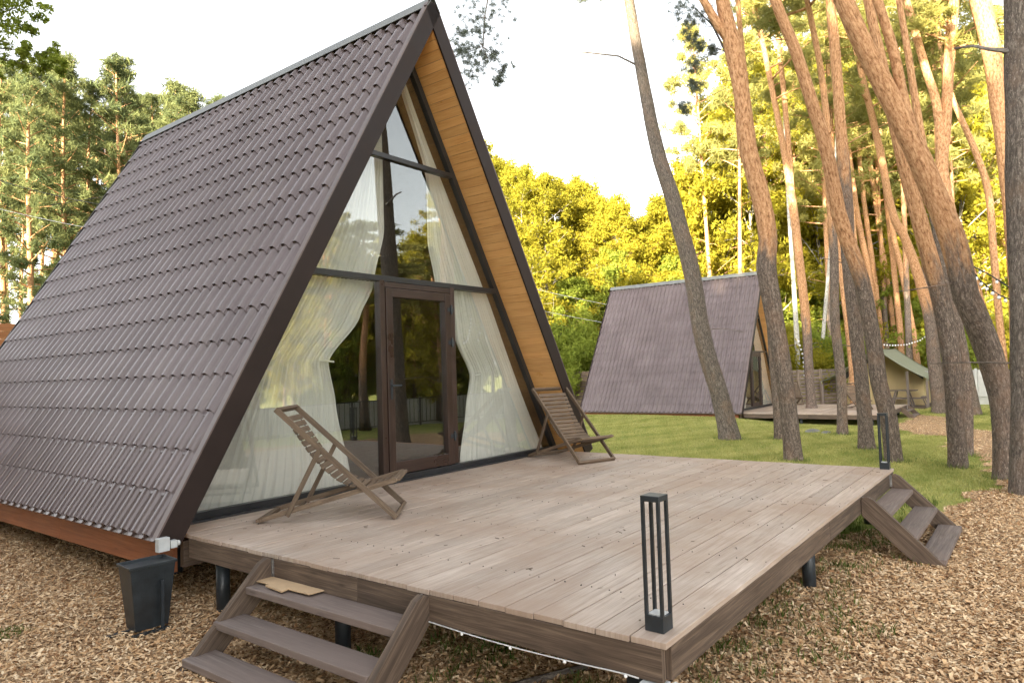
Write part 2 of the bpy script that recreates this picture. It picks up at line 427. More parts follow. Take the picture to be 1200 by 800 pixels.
def make_cabin(label):
    t = empty('a_frame_cabin', (0, 0, 0), 0, label, 'cabin')
    roofs = []
    for side, me in ((-1, TILE_L), (1, TILE_R)):
        o = link('roof_panel', me, t); me.set_sharp_from_angle(angle=math.radians(60))
        mb = MB()                                            # rake trim: face board and flashing on the tiles
        slope_board(mb, side, -.02, SL+.03, -.125, .072, -OH-.018, -OH+.004)
        mb.build('fascia', M['rake'], t)
        mb = MB(); slope_board(mb, side, -.02, SL-.01, .062, .076, -OH-.02, -OH+.045); mb.build('rake_flashing', M['rakelt'], o)
        mb = MB(); slope_board(mb, side, -.02, SL+.03, -.125, .052, LB+.002, LB+.03); mb.build('back_fascia', M['rake'], t)
        mb = MB(); slope_board(mb, side, -.035, .0, -.03, .012, -OH+.01, LB); mb.build('eave_strip', M['rakelt'], o)
        # deck under the tiles and planked lining
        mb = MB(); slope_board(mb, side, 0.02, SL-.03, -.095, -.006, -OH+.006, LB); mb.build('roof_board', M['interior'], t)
        mb = MB(); n = 56
        for k in range(n):
            a = .0+k*(SL-.12)/n; b2 = .0+(k+1)*(SL-.12)/n
            slope_board(mb, side, a+.0022, b2-.0008, -.117, -.097, -OH+.006, .03)
        mb.build('plank_lining', M['soffit'], t, bevel=.002)
    mb = MB()
    z = H+.03
    for sd in (-1, 1):
        P = [Vector((0, -OH-.03, H+.105)), Vector((0, LB+.03, H+.105))]
        q0 = slope_pt(sd, SL-.085, .064, 0); q1 = Vector((0, 0, H+.105))
        mb.hexa([(q0.x, -OH-.03, q0.z), (q0.x, LB+.03, q0.z), (0, LB+.03, q1.z), (0, -OH-.03, q1.z),
                 (q0.x+sd*.006, -OH-.03, q0.z+.004), (q0.x+sd*.006, LB+.03, q0.z+.004), (0, LB+.03, q1.z+.008), (0, -OH-.03, q1.z+.008)], 0, .5)
    mb.build('ridge_cap', M['cap'], t)
    # body: floor platform, skirt, back wall, piles
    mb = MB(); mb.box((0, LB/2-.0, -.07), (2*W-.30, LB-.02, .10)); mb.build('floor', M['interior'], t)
    for sd in (-1, 1):
        mb = MB(); y = -.38
        for k, (a, b2) in enumerate(((-.30, 1.9), (1.902, 4.3), (4.302, LB))):
            mb.box((sd*(W-.16), (a+b2)/2, -.16), (.04, b2-a, .29))
        mb.build('skirt_board', M['skirt'], t, bevel=.003)
    mb = MB(); mb.box((0, -.36, -.16), (2*W-.37, .05, .20)); mb.build('front_beam', M['beam'], t)
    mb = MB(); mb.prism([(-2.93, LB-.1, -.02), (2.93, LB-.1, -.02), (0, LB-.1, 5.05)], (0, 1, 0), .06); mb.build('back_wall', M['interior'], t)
    for sx in (-1, 0, 1):
        for y in (.6, 3.2, 5.9):
            mb = MB(); mb.tube([(sx*2.45, y, -.9), (sx*2.45, y, -.12)], [.055, .055], 12); mb.build('pile', M['black'], t, True)
    # glazing
    f = MB(); fy0, fy1 = -.035, .035
    for sd in (-1, 1):
        th = .075
        P = []
        for y in (fy0, fy1):
            for (z0) in (0.0, GH): pass
        zt = GH
        a = [(sd*gx(0), 0), (sd*(gx(0)-th/math.sin(TH)), 0), (0, GH-th/math.cos(TH)), (0, GH)]
        f.prism([(x, fy0, z_) for x, z_ in a], (0, 1, 0), fy1-fy0)
    f.build('window_frame', M['frame'], t, bevel=.003)
    f = MB(); f.box((0, 0, .035), (2*gx(.035)-.14, .074, .07)); f.box((0, -.04, -.0), (2*W-.4, .16, .03)); f.build('sill', M['frame'], t, bevel=.003)
    f = MB(); f.box((0, .001, Z1), (2*gx(Z1)-.15, .078, .062)); f.build('transom', M['frame'], t, bevel=.003)
    f = MB(); f.box((0, .001, Z2), (2*gx(Z2)-.15, .078, .055)); f.build('transom', M['frame'], t, bevel=.003)
    DX0, DX1 = -.46, .68
    f = MB()
    for x in (DX0, DX1): f.box((x, .0, (Z1+.07)/2-.0), (.075, .086, Z1-.105))
    f.box(((DX0+DX1)/2, 0, Z1-.065), (DX1-DX0-.08, .083, .06)); f.build('door_frame', M['doorw'], t, bevel=.004)
    d = MB(); a, b2 = DX0+.045, DX1-.045; yb = -.012
    d.box(((a+b2)/2, yb, .15), (b2-a-.2, .076, .14)); d.box(((a+b2)/2, yb, Z1-.15), (b2-a-.2, .076, .10))
    for x in (a+.05, b2-.05): d.box((x, yb, (Z1-.02)/2), (.1, .08, Z1-.18))
    dr = d.build('door', M['doorw'], t, bevel=.006)
    g = MB(); g.box(((a+b2)/2, -.005, (Z1)/2), (b2-a-.19, .006, Z1-.40)); g.build('door_glass', M['glass'], dr)
    h = MB(); h.box((a+.05, -.055, 1.02), (.03, .012, .22)); h.bar((a+.05, -.075, 1.06), (a+.17, -.085, 1.06), .022, .02); h.box((a+.05, -.07, 1.06), (.022, .03, .022)); h.build('handle', M['black'], dr, bevel=.003)
    for zz in (.42, 1.55, 1.95):
        h = MB(); h.tube([(b2+.005, -.062, zz-.055), (b2+.005, -.062, zz+.055)], [.013, .013], 10); h.box((b2-.03, -.052, zz), (.06, .008, .05)); h.box((b2+.03, -.052, zz-.0), (.035, .012, .05)); h.build('hinge', M['black'], dr)
    panes = []
    for poly in ([(-gx(.07)+.07, .07), (DX0-.035, .07), (DX0-.035, Z1-.03), (-gx(Z1-.03)+.07, Z1-.03)],
                 [(DX1+.035, .07), (gx(.07)-.07, .07), (gx(Z1-.03)-.07, Z1-.03), (DX1+.035, Z1-.03)],
                 [(-gx(Z1+.03)+.07, Z1+.03), (gx(Z1+.03)-.07, Z1+.03), (gx(Z2-.03)-.07, Z2-.03), (-gx(Z2-.03)+.07, Z2-.03)],
                 [(-gx(Z2+.03)+.07, Z2+.03), (gx(Z2+.03)-.07, Z2+.03), (0, GH-.17)]):
        g = MB(); g.prism([(x, .0, z_) for x, z_ in poly], (0, 1, 0), .004); g.build('window_pane', M['glass'], t)
    return t
cab = make_cabin('large brown metal roofed A frame cabin with a tall glass front beside the foreground deck')
cab.location = (.272, 0, 0)
H2 = (22.58, 3.39, -.6)
cab2 = copy_tree(cab, H2, .0, 'small looking A frame cabin standing farther off behind the leaning pine trunk')
for o in (cab, cab2): o['group'] = 'A frame cabins'

# curtains (local to a cabin: x across, z up)
def curtain(name_label, outer, inner, z0, z1, nf, amp, ybase=.16, knots=None, n=90, mz=40):
    zs = np.linspace(z0, z1, mz); s = np.linspace(0, 1, n*2)
    V = []; UV = []
    ph0 = random.random()*6
    wmax = max(abs(inner(z)-outer(z)) for z in zs)
    irr = np.cumsum(RNG.uniform(.5, 1.5, len(s))); irr = (irr-irr[0])/(irr[-1]-irr[0])
    for z in zs:
        xo, xi = outer(z), inner(z); w = abs(xi-xo)
        k = (1.15-.55*w/wmax)
        x = xo+(xi-xo)*s
        y = ybase+amp*k*(np.sin(2*PI*nf*irr+ph0+.25*math.sin(z*1.7))+.4*np.sin(2*PI*nf*2.3*irr+z*.8+ph0))+.02*math.sin(z*2)
        V.append(np.stack([x, y, np.full_like(x, z)], 1)); UV.append(np.stack([s*wmax, np.full_like(x, z)], 1))
    V = np.concatenate(V); UV = np.concatenate(UV); nc = len(s)
    i = np.arange(mz-1)[:, None]*nc+np.arange(nc-1)[None, :]
    Fc = np.stack([i, i+1, i+nc+1, i+nc], -1).reshape(-1, 4)
    me = npmesh('curtain', V, Fc, M['curtain'], np.random.rand(len(Fc)), UV, True)
    return me
def interp(pts):
    pts = sorted(pts); zz = [p[0] for p in pts]; xx = [p[1] for p in pts]
    def f(z):
        z = min(max(z, zz[0]), zz[-1])
        for i in range(len(zz)-1):
            if z <= zz[i+1]:
                t = (z-zz[i])/(zz[i+1]-zz[i]); t = t*t*(3-2*t)*.5+t*.5
                return xx[i]+(xx[i+1]-xx[i])*t
        return xx[-1]
    return f
def lx(u, v):
    P = on(u, v, 1, .16); return (float(P[2]), float(P[0]-.272))
ll = interp([lx(438, 333), lx(422, 372), lx(386, 424), lx(396, 470), lx(412, 556)])
lr = interp([lx(528, 345), lx(534, 395), lx(553, 440), lx(548, 480), lx(540, 540)])
ul = interp([lx(449, 195), lx(449, 270), lx(437, 326)])
ur = interp([lx(497, 170), lx(502, 215), lx(501, 285), lx(509, 332)])
CUR = [
    ('sheer curtain tied back left of the door, below the transom', lambda z: -gx(z)+.09, ll, .03, Z1-.02, 19, .026),
    ('sheer curtain tied back right of the door, below the transom', lambda z: gx(z)-.09, lr, .03, Z1-.02, 17, .024),
    ('left sheer curtain hanging above the transom', lambda z: -gx(z)+.09, lambda z: min(ul(z), -.02), Z1+.03, GH-.5, 13, .024),
    ('right sheer curtain reaching from the gable tip down to the transom', lambda z: gx(z)-.09, lambda z: max(ur(z)*(1-sstep(Z2, GH, z)), -.02)+.0, Z1+.03, GH-.3, 14, .024)]
for i, (lab, o_, i_, z0, z1, nf, amp) in enumerate(CUR):
    me = curtain('curtain', o_, i_, z0, z1, nf, amp)
    for k, loc in enumerate(((.272, 0, 0), H2)):
        o = link('curtain', me); o.location = loc
        tag(o, lab+(', near cabin' if k == 0 else ', far cabin'), 'curtain', 'curtains of the near cabin' if k == 0 else 'curtains of the far cabin')
        if i < 2:
            f = ll if i == 0 else lr
            kz = lx(386, 424)[0] if i == 0 else lx(553, 440)[0]
            mb = MB(); x0 = f(kz)
            if k == 0: tie = mb.tube([(x0+(.01 if i == 0 else -.01), .10, kz), (x0+(-.08 if i == 0 else .08), .10, kz+.01), (x0+(-.16 if i == 0 else .16), .13, kz+.02)], [.010, .012, .008], 6); tie_o = mb.build('tieback', M['curtain'], o); tie_m = tie_o.data
            else: link('tieback', tie_m, o)

# added inside the far cabin: globe and chair invented for two unclear shapes
t = empty('white_disc_globe', (H2[0]-.25, H2[1]+.55, H2[2]), 0, 'unclear round white disc behind the far cabin glass, modelled as a globe', 'lamp')
mb = MB()
def sphere(mb, c, r, n=14, m2=10, sq=(1, 1, 1)):
    path = []; 
    b = len(mb.v)
    for j in range(m2+1):
        th = PI*j/m2
        for i in range(n):
            a = 2*PI*i/n
            mb.v.append((c[0]+sq[0]*r*math.sin(th)*math.cos(a), c[1]+sq[1]*r*math.sin(th)*math.sin(a), c[2]+sq[2]*r*math.cos(th))); mb.h.append(0)
    for j in range(m2):
        for i in range(n):
            k = (i+1) % n
            mb.face((b+j*n+i, b+(j+1)*n+i, b+(j+1)*n+k, b+j*n+k), [(0, 0)]*4, .5)
sphere(mb, (0, 0, .34), .27, 20, 14); mb.build('globe', M['bulb'], t, True)
mb = MB(); mb.box((0, 0, .04), (.25, .25, .07)); mb.build('base', M['black'], t)
t = empty('dark_shape_chair', (H2[0]-.75, H2[1]+.9, H2[2]), .3, 'unclear dark rounded shape behind the far cabin glass, modelled as a chair', 'dark_shape_chair')  # chair made up in place of an unclear dark shape
mb = MB(); mb.box((0, .25, .85), (.8, .18, .8)); mb.build('backrest', M['black'], t, bevel=.07)
mb = MB(); mb.box((0, -.05, .40), (.75, .7, .18)); mb.build('seat', M['black'], t, bevel=.05)
for sx in (-1, 1):
    mb = MB(); mb.box((sx*.42, -.05, .55), (.1, .65, .35)); mb.build('armrest', M['black'], t, bevel=.04)
    for sy in (-1, 1):
        mb = MB(); mb.bar((sx*.33, sy*.28, .02), (sx*.33, sy*.28, .32), .05, .05, (0, 1, 0)); mb.build('leg', M['black'], t)

# ------------------------------------------------------------------ decks
def make_deck(x0, x1, y0, D, zg, label, nb, side_posts):
    t = empty('wooden_deck', ((x0+x1)/2, -D/2, 0), 0, label, 'deck', 'wooden decks')
    cx, cy = (x0+x1)/2, -D/2
    mb = MB(); pw = (D-.02+y0)/nb if False else (D+y0)/nb
    for k in range(nb):
        ya = -D+k*pw; yb = ya+pw-.0065
        cuts = [x0]
        if k % 4 == 1: cuts.append(x0+random.uniform(2.2, 3.6))
        elif k % 4 == 3: cuts.append(x0+random.uniform(1.5, 4.4))
        cuts.append(x1)
        for a, b2 in zip(cuts[:-1], cuts[1:]):
            dz = random.uniform(-.0015, .0015)
            o1 = random.uniform(0, .008); o2 = random.uniform(0, .008)
            a_, b_ = (a-o1 if a == x0 else a+.0015), (b2+o2 if b2 == x1 else b2-.0015)
            mb.box(((a_+b_)/2-cx, (ya+yb)/2-cy, -.014+dz), (b_-a_, yb-ya, .028))
    if y0 < .3:                                        # strip of boards along the sill
        for ya, yb in ((-y0+.002, -.195), (-.19, -.058)):
            mb.box((.27-cx, (ya+yb)/2-cy, -.0145), (2*W-.42, yb-ya, .027))
    mb.build('deck_boards', M['deck'], t, bevel=.0025)
    sc_ = MB()
    for i in range(6):
        x = x0+.5+i*(x1-x0-1)/5
        for k in range(nb):
            for e in (.03, pw-.036):
                sc_.tube([(x-cx+random.uniform(-.006, .006), -D+k*pw+e-cy, .0), (x-cx, -D+k*pw+e-cy, .0022)], [.0042, .0036], 6)
    tag(sc_.build('screw_heads', M['wire'], t), kind='stuff')
    hb = .145
    for (a, b2, nm) in (((x0+.012, -D+.02), (x0+.012, -y0), 'rim_board'), ((x0+.05, -D+.0175), (x1-.05, -D+.0175), 'rim_board'), ((x1-.012, -D+.02), (x1-.012, -.05), 'rim_board')):
        mb = MB(); a3 = Vector((a[0]-cx, a[1]-cy, -.029-hb/2)); b3 = Vector((b2[0]-cx, b2[1]-cy, -.029-hb/2))
        L = (b3-a3).length; n = 2
        for i in range(n):
            p = a3.lerp(b3, i/n+(.0008 if i else 0)); q2 = a3.lerp(b3, (i+1)/n)
            mb.bar(p, q2, .035, hb)
        mb.build(nm, M['beam'], t, bevel=.003)
    for i in range(6):
        x = x0+.5+i*(x1-x0-1)/5
        mb = MB(); mb.box((x-cx, -D/2-y0/2-cy, -.105), (.045, D-y0-.12, .14)); mb.build('joist', M['beam'], t)
    for (x, y) in side_posts:
        mb = MB(); z0 = zg-.06
        mb.tube([(x-cx, y-cy, z0), (x-cx, y-cy, -.175)], [.05, .05], 14); p = mb.build('post', M['black'], t, True)
        mb = MB(); mb.box((x-cx, y-cy, -.178), (.16, .16, .008)); mb.build('head_plate', M['black'], p)
    return t
XL, XR, D1 = -2.611, 3.107, 4.43
dk = make_deck(XL, XR, .47, D1, -.57, 'large weathered plank deck in front of the near cabin', 28,
               [(-2.5, -.75), (-2.5, -2.15), (-2.45, -4.2), (.3, -4.25), (2.9, -4.2), (.3, -2.2), (2.9, -2.2), (2.9, -.8), (.3, -.8)])
D2 = 4.9
dk2 = make_deck(XL, XR, .47, D2, -.4, 'distant deck in front of the far cabin with a pine growing through it', 30,
                [(-2.3, -4.6), (-.6, -4.6), (1.2, -4.6), (2.9, -4.6), (-2.4, -2.4), (2.9, -2.4)])
dk2.location = (H2[0]-.272+(XL+XR)/2, H2[1]-D2/2, H2[2])

# ------------------------------------------------------------------ steps (origin at deck edge, outwards = -Y local, up z)
def make_steps(width, label):
    t = empty('wooden_steps', (0, 0, 0), 0, label, 'steps', 'wooden steps of the decks')
    for sx in (-1, 1):
        mb = MB(); x = sx*width/2
        poly = [(x, -.003, -.035), (x, -.05, -.018), (x, -.10, -.04), (x, -.64, -.565), (x, -.64, -.60), (x, -.45, -.60), (x, -.003, -.185)]
        mb.prism(poly, (-sx, 0, 0), .048); st = mb.build('stringer', M['beam'], t, bevel=.004)
        mb = MB(); mb.box((x-sx*.052, -.012, -.09), (.006, .022, .12))
        for k in range(3): mb.tube([(x-sx*.054, -.012, -.05-k*.035), (x-sx*.060, -.012, -.05-k*.035)], [.005, .005], 8)
        mb.build('bracket', M['steel'], st)
    for k, (a, z) in enumerate(((.112, -.165), (.318, -.33), (.52, -.492))):
        mb = MB(); mb.box((-.018, -a, z-.022), (width-.06, .20, .045)); 
        o = mb.build('tread', M['step'], t, bevel=.005)
    return t
s1 = make_steps(1.50, 'front left wooden steps with three treads and cardboard on the top one')
s1.location = (XL, -2.285, 0); s1.rotation_euler = (0, 0, -PI/2)
s2 = copy_tree(s1, (2.11, -D1, 0), 0, 'wooden steps on the right end of the near deck leading down to the wood chips')
s3 = copy_tree(s1, (H2[0]+2.0, H2[1]-D2, H2[2]), 0, 'small far off wooden steps down from the distant deck')

# cardboard on top tread
t = MB()
def tread_pt(px, v): return on(px, v, 2, -.158)
quad = [on(u, v, 2, -.150) for u, v in ((292, 679), (312, 674), (380, 692), (362, 697))]
t.prism([tuple(q) for q in quad], (0, 0, 1), .006)
o = t.build('cardboard_sheet', M['cardboard']); tag(o, 'torn flat piece of tan cardboard lying on the top tread of the left steps', 'cardboard')
t = MB(); quad = [on(u, v, 2, -.152) for u, v in ((311, 687), (322, 684), (340, 690), (330, 694))]
t.prism([tuple(q) for q in quad], (0, 0, 1), .01)
o = t.build('cardboard_scrap', M['cardboard']); tag(o, 'small cardboard scrap in front of the larger sheet on the top tread', 'cardboard')

# ------------------------------------------------------------------ bollard lamps
def make_bollard(loc, rz, label):
    t = empty('bollard_lamp', loc, rz, label, 'lamp', 'slim black lamps on the near deck')
    a = .092
    mb = MB(); mb.box((0, 0, .035), (a, a, .07)); mb.build('base', M['black'], t, bevel=.002)
    mb = MB(); mb.box((0, 0, .587), (a, a, .026)); mb.build('cap', M['black'], t, bevel=.002)
    mb = MB(); mb.box((0, 0, .072), (a-.024, a-.024, .006)); mb.build('diffuser', M['pvc'], t)
    for sx in (-1, 1):
        for sy in (-1, 1):
            mb = MB(); mb.box((sx*(a/2-.0075), sy*(a/2-.0075), .322), (.015, .015, .505)); mb.build('bar', M['black'], t, bevel=.001)
    return t
b1 = make_bollard((-2.478, -4.335, .001), math.radians(-2), 'slim black bollard lamp at the near corner of the deck')
b2_ = copy_tree(b1, (3.03, -4.36, .001), 0, 'matching bollard lamp at the far right corner of the deck above the steps')

# ------------------------------------------------------------------ bin
t = empty('waste_bin', (-3.0, -.62, -.57), math.radians(-4), 'black tapered plastic bin standing on wood chips at the cabin corner', 'bin')
mb = MB()
def fr(cx, cy, hx, hy, z): return [(cx-hx, cy-hy, z), (cx+hx, cy-hy, z), (cx+hx, cy+hy, z), (cx-hx, cy+hy, z)]
def shell(mb, lo, hi, th):
    o0 = fr(0, 0, *lo); o1 = fr(0, 0, *hi); i0 = fr(0, 0, lo[0]-th, lo[1]-th, lo[2]+th); i1 = fr(0, 0, hi[0]-th, hi[1]-th, hi[2])
    b = len(mb.v); mb.v += o0+o1+i0+i1; mb.h += [0]*16
    fs = [(3, 2, 1, 0), (8, 9, 10, 11)]
    for i in range(4):
        j = (i+1) % 4; fs += [(i, j, 4+j, 4+i), (8+j, 8+i, 12+i, 12+j), (4+i, 4+j, 12+j, 12+i)]
    for f in fs: mb.face(tuple(b+i for i in f), [(0, 0)]*4, .5)
shell(mb, (.110, .082, .03), (.152, .112, .47), .006); mb.build('bucket', M['bin'], t, bevel=.002)
mb = MB(); 
for (c, s_) in (((0, -.115, .472), (.322, .014, .02)), ((0, .115, .472), (.322, .014, .02)), ((-.155, 0, .472), (.014, .222, .02)), ((.155, 0, .472), (.014, .222, .02))): mb.box(c, s_)
mb.box((0, .02, .462), (.30, .18, .006))
mb.build('rim', M['bin'], t, bevel=.002)
mb = MB(); mb.bar((.05, -.135, .02), (.05, -.135, .36), .022, .012, (0, 1, 0)); mb.build('stand_bar', M['black'], t)
for yy, xx in ((-.13, -.05), (.02, -.17)):
    mb = MB(); mb.bar((xx-.10, yy, .022), (xx+.16, yy, .022), .035, .012); mb.build('foot', M['black'], t)

# electrical boxes
t = empty('junction_box', (-2.84, -.52, -.04), 0, 'pale grey plastic junction box under the left foot of the cabin roof', 'electrical box')
mb = MB(); mb.box((0, 0, .02), (.085, .055, .10)); mb.build('box', M['pvc'], t, bevel=.004)
mb = MB(); mb.box((.075, 0, .01), (.05, .05, .055)); mb.tube([(.105, 0, .01), (.125, 0, .01)], [.02, .02], 12); mb.build('socket', M['pvc'], t, bevel=.003)
t = empty('socket_box', (-2.60, -4.365, -.248), 0, 'white box with a hooked cable mounted below the near corner of the deck', 'electrical box')
mb = MB(); mb.box((0, 0, 0), (.085, .11, .14)); mb.build('box', M['pvc'], t, bevel=.005)
mb = MB(); mb.tube([(.02, -.05, .055), (.06, -.07, .06), (.085, -.07, .045), (.06, -.07, .03), (.02, -.05, .03)], [.005]*5, 8); mb.build('hook', M['pvc'], t, True)

# string of little lights sagging under the deck edge
mb = MB(); pts = []
for i in range(40):
    y = -1.8-i*(2.5/39); pts.append((XL-.012, y, -.168-.016*abs(math.sin((y+1.8)*2.6))))
mb.tube(pts, [.0035]*40, 6)
o = mb.build('light_cable', M['wirew'], None, True); tag(o, 'thin white light cable sagging under the left edge of the near deck', 'cable')
for i in range(3, 40, 5):
    p = pts[i]; mb = MB(); sphere(mb, (p[0], p[1], p[2]-.008), .009, 8, 6); mb.build('bulb', M['bulb'], o, True)

# ------------------------------------------------------------------ folding deck chairs (origin front foot bar centre, +Y local = backwards)
def make_chair(wd, label, variant=0):
    t = empty('deck_chair', (0, 0, 0), 0, label, 'deck chair', 'slatted wooden deck chairs')
    h = wd/2; w_, th = .026, .045
    A0, A1 = (0, .022), (.945, .915)
    B0, B1 = (-.01, .315), (1.12, .022)
    for sx in (-1, 1):
        mb = MB(); mb.bar((sx*h, A0[0], A0[1]), (sx*h, A1[0], A1[1]), w_, th); mb.build('side_rail', M['chairw'], t, bevel=.003)
        mb = MB(); x = sx*(h-.034); mb.bar((x, B0[0], B0[1]), (x, B1[0], B1[1]), w_, th*.9); mb.build('seat_rail', M['chairw'], t, bevel=.003)
        mb = MB(); x = sx*(h+.028); mb.bar((x, .60, .585), (x, .87, .06), w_*.8, th*.85); mb.build('prop_leg', M['chairw'], t, bevel=.003)
    for (p, q, nm) in ((A0, 0, 'foot_bar'), (A1, 0, 'top_bar')):
        mb = MB(); mb.bar((-h-.015, p[0], p[1]), (h+.015, p[0], p[1]), th, .028, (0, 1, 1)); mb.build(nm, M['chairw'], t, bevel=.003)
    mb = MB(); mb.bar((-h+.02, B0[0], B0[1]), (h-.02, B0[0], B0[1]), .06, .024); mb.build('seat_bar', M['chairw'], t, bevel=.003)
    mb = MB(); mb.bar((-h+.01, B1[0]-.01, B1[1]), (h-.01, B1[0]-.01, B1[1]), .05, .026); mb.build('rear_bar', M['chairw'], t, bevel=.003)
    mb = MB(); mb.tube([(-h-.035, .865, .075), (h+.035, .865, .075)], [.012, .012], 8); mb.build('prop_rod', M['chairw'], t)
    # slung slats along a sagging curve
    cv = [(.90, .86), (.80, .70), (.70, .55), (.60, .43), (.48, .325), (.36, .265), (.25, .245), (.14, .262), (.03, .295)]
    P = [Vector((0, a, z)) for a, z in cv]; Ls = [0]
    for i in range(1, len(P)): Ls.append(Ls[-1]+(P[i]-P[i-1]).length)
    n = 19
    def pt(s):
        for i in range(1, len(P)):
            if s <= Ls[i]: return P[i-1].lerp(P[i], (s-Ls[i-1])/(Ls[i]-Ls[i-1])), (P[i]-P[i-1]).normalized()
        return P[-1], (P[-1]-P[-2]).normalized()
    for k in range(n):
        p, d = pt(Ls[-1]*(k+.5)/n)
        up = d.cross(Vector((1, 0, 0)))
        jx = random.uniform(-.006, .006)
        mb = MB(); mb.bar((-h+.055+jx, p.y, p.z), (h-.055+jx, p.y, p.z), .048, .013, up); mb.build('slat', M['chairw'], t, bevel=.002)
    for sx in (-1, 1):
        mb = MB(); mb.tube([(sx*(h-.10), q.y, q.z-.009) for q in P], [.004]*len(P), 6); mb.build('cord', M['wire'], t)
    return t
ch1 = make_chair(.56, 'folded open wooden deck chair on the left of the deck, seen from its side', 0)
def place_chair(o, front, back_dir):
    o.location = (front[0], front[1], .003); o.rotation_euler = (0, 0, math.atan2(back_dir[1], back_dir[0])-PI/2)
place_chair(ch1, (-1.205, -1.32), (-.63, .775))
ch2 = copy_tree(ch1, label='wooden deck chair at the right corner of the glass front, facing the viewer'); place_chair(ch2, (2.2, -1.27), (.33, .944))
ch3 = copy_tree(ch1, label='tiny distant deck chair beside the glass front of the far cabin'); ch3.location = (H2[0]+2.15, H2[1]-.95, H2[2]+.003); ch3.rotation_euler = (0, 0, -1.1)
ch4 = copy_tree(ch1, label='distant deck chair near the front edge of the far deck by a trunk'); ch4.location = (H2[0]-.55, H2[1]-4.05, H2[2]+.003); ch4.rotation_euler = (0, 0, -.75)

exec_later = []

# ------------------------------------------------------------------ ground
def inpoly(x, y, poly):
    inside = np.zeros_like(x, bool); n = len(poly); j = n-1
    for i in range(n):
        xi, yi = poly[i]; xj, yj = poly[j]
        c = ((yi > y) != (yj > y)) & (x < (xj-xi)*(y-yi)/(yj-yi+1e-12)+xi); inside ^= c; j = i
    return inside
POLY_NEAR = [(-30, -30), (-30, 19), (-2, 19), (5, 7), (3, 2), (.5, -.2), (.2, -2.4), (1.3, -3.3), (2.3, -4.15), (3.2, -4.55), (3.9, -4.85), (4.9, -4.82), (5.9, -5.05), (7.2, -5.25), (8.5, -5.0), (9.5, -5.15), (12, -5.6), (11, -9), (4, -10), (0, -12), (-8, -30)]
POLY_PATH = [(9.0, -4.95), (10.5, -4.35), (12.2, -4.05), (13.6, -4.15), (15.5, -3.6), (16.9, -2.45), (18.5, -1.95), (21.5, -1.75), (25.0, -2.0), (24.6, -2.9), (21.6, -3.3), (19.5, -3.9), (18.0, -4.6), (17.5, -5.6), (13.5, -5.6), (11, -5.7)]
def wob(x, y, s=1.0): return s*(.18*np.sin(x*2.3+y*1.1)+.12*np.sin(y*5.1-x*1.7)+.07*np.sin(x*9+y*7)+.05*np.sin(x*17-y*13))
def chipmask(x, y):
    a = x+wob(x, y); b = y+wob(y+3, x, .7)
    return inpoly(a, b, POLY_NEAR) | inpoly(a, b, POLY_PATH)
def grid(xs, ys, dz=0.0, keep=None):
    X, Y = np.meshgrid(xs, ys, indexing='ij'); Z = gz(X, Y)+dz
    V = np.stack([X.ravel(), Y.ravel(), Z.ravel()], 1); ny = len(ys)
    i = (np.arange(len(xs)-1)[:, None]*ny+np.arange(ny-1)[None, :])
    Fc = np.stack([i, i+ny, i+ny+1, i+1], -1).reshape(-1, 4)
    if keep is not None:
        c = V[Fc].mean(1); Fc = Fc[keep(c[:, 0], c[:, 1])]
        used = np.unique(Fc); mp = np.zeros(len(V), int); mp[used] = np.arange(len(used)); V = V[used]; Fc = mp[Fc]
    return V, Fc
def lawnmat():
    m, nt, b = newmat('lawn_soil_grass'); q = N(nt)
    p = q.n('ShaderNodeNewGeometry').outputs['Position']
    n = q.noise(p, .35, 6, .6); n2 = q.noise(q.mapping(p, (1, 3.2, 1)), 1.6, 6, .7); n3 = q.noise(p, 30, 4, .8)
    c = q.ramp(q.math('ADD', q.math('MULTIPLY', n2, .6), q.math('MULTIPLY', n, .4)), [(.36, (.18, .22, .05)), (.46, (.30, .34, .085)), (.54, (.43, .43, .14)), (.64, (.48, .42, .19))])
    c = q.mix(.45, c, q.ramp(n3, [(.3, (.25, .25, .25)), (.7, (1, 1, 1))]), 'MULTIPLY')
    q.link(c, b.inputs['Base Color']); b.inputs['Roughness'].default_value = .95; b.inputs['Specular IOR Level'].default_value = .1
    q.link(q.bump(q.math('ADD', n3, n2), .6, .05), b.inputs['Normal']); return m
def chipmat():
    m, nt, b = newmat('wood_chip_litter'); q = N(nt)
    p = q.n('ShaderNodeNewGeometry').outputs['Position']
    v = q.n('ShaderNodeTexVoronoi', feature='F1'); q.link(q.mapping(p, (1, 1, .3)), v.inputs['Vector']); v.inputs['Scale'].default_value = 42
    n = q.noise(p, 1.3, 5, .6)
    sep = q.n('ShaderNodeSeparateColor'); q.link(v.outputs['Color'], sep.inputs[0])
    c = q.ramp(sep.outputs[0], [(.0, (.12, .06, .03)), (.2, (.38, .225, .12)), (.6, (.60, .40, .225)), (1, (.75, .55, .34))])
    c = q.mix(q.ramp(n, [(.4, (0, 0, 0)), (.7, (.45, .45, .45))]), c, (.20, .125, .07))
    q.link(c, b.inputs['Base Color']); b.inputs['Roughness'].default_value = .9; b.inputs['Specular IOR Level'].default_value = .2
    q.link(q.bump(v.outputs['Distance'], 1, .03), b.inputs['Normal']); return m
M['lawn'] = lawnmat(); M['chipbase'] = chipmat()
xs = np.concatenate([np.linspace(-400, -22, 10), np.linspace(-20, 50, 176), np.linspace(55, 500, 12)])
ys = np.concatenate([np.linspace(-400, -32, 10), np.linspace(-30, 40, 176), np.linspace(45, 500, 12)])
V, Fc = grid(xs, ys); me = npmesh('ground', V, Fc, M['lawn'], smooth=True); tag(link('ground', me), kind='structure')
V, Fc = grid(np.arange(-12, 28, .09), np.arange(-13, 10, .09), .012, chipmask)
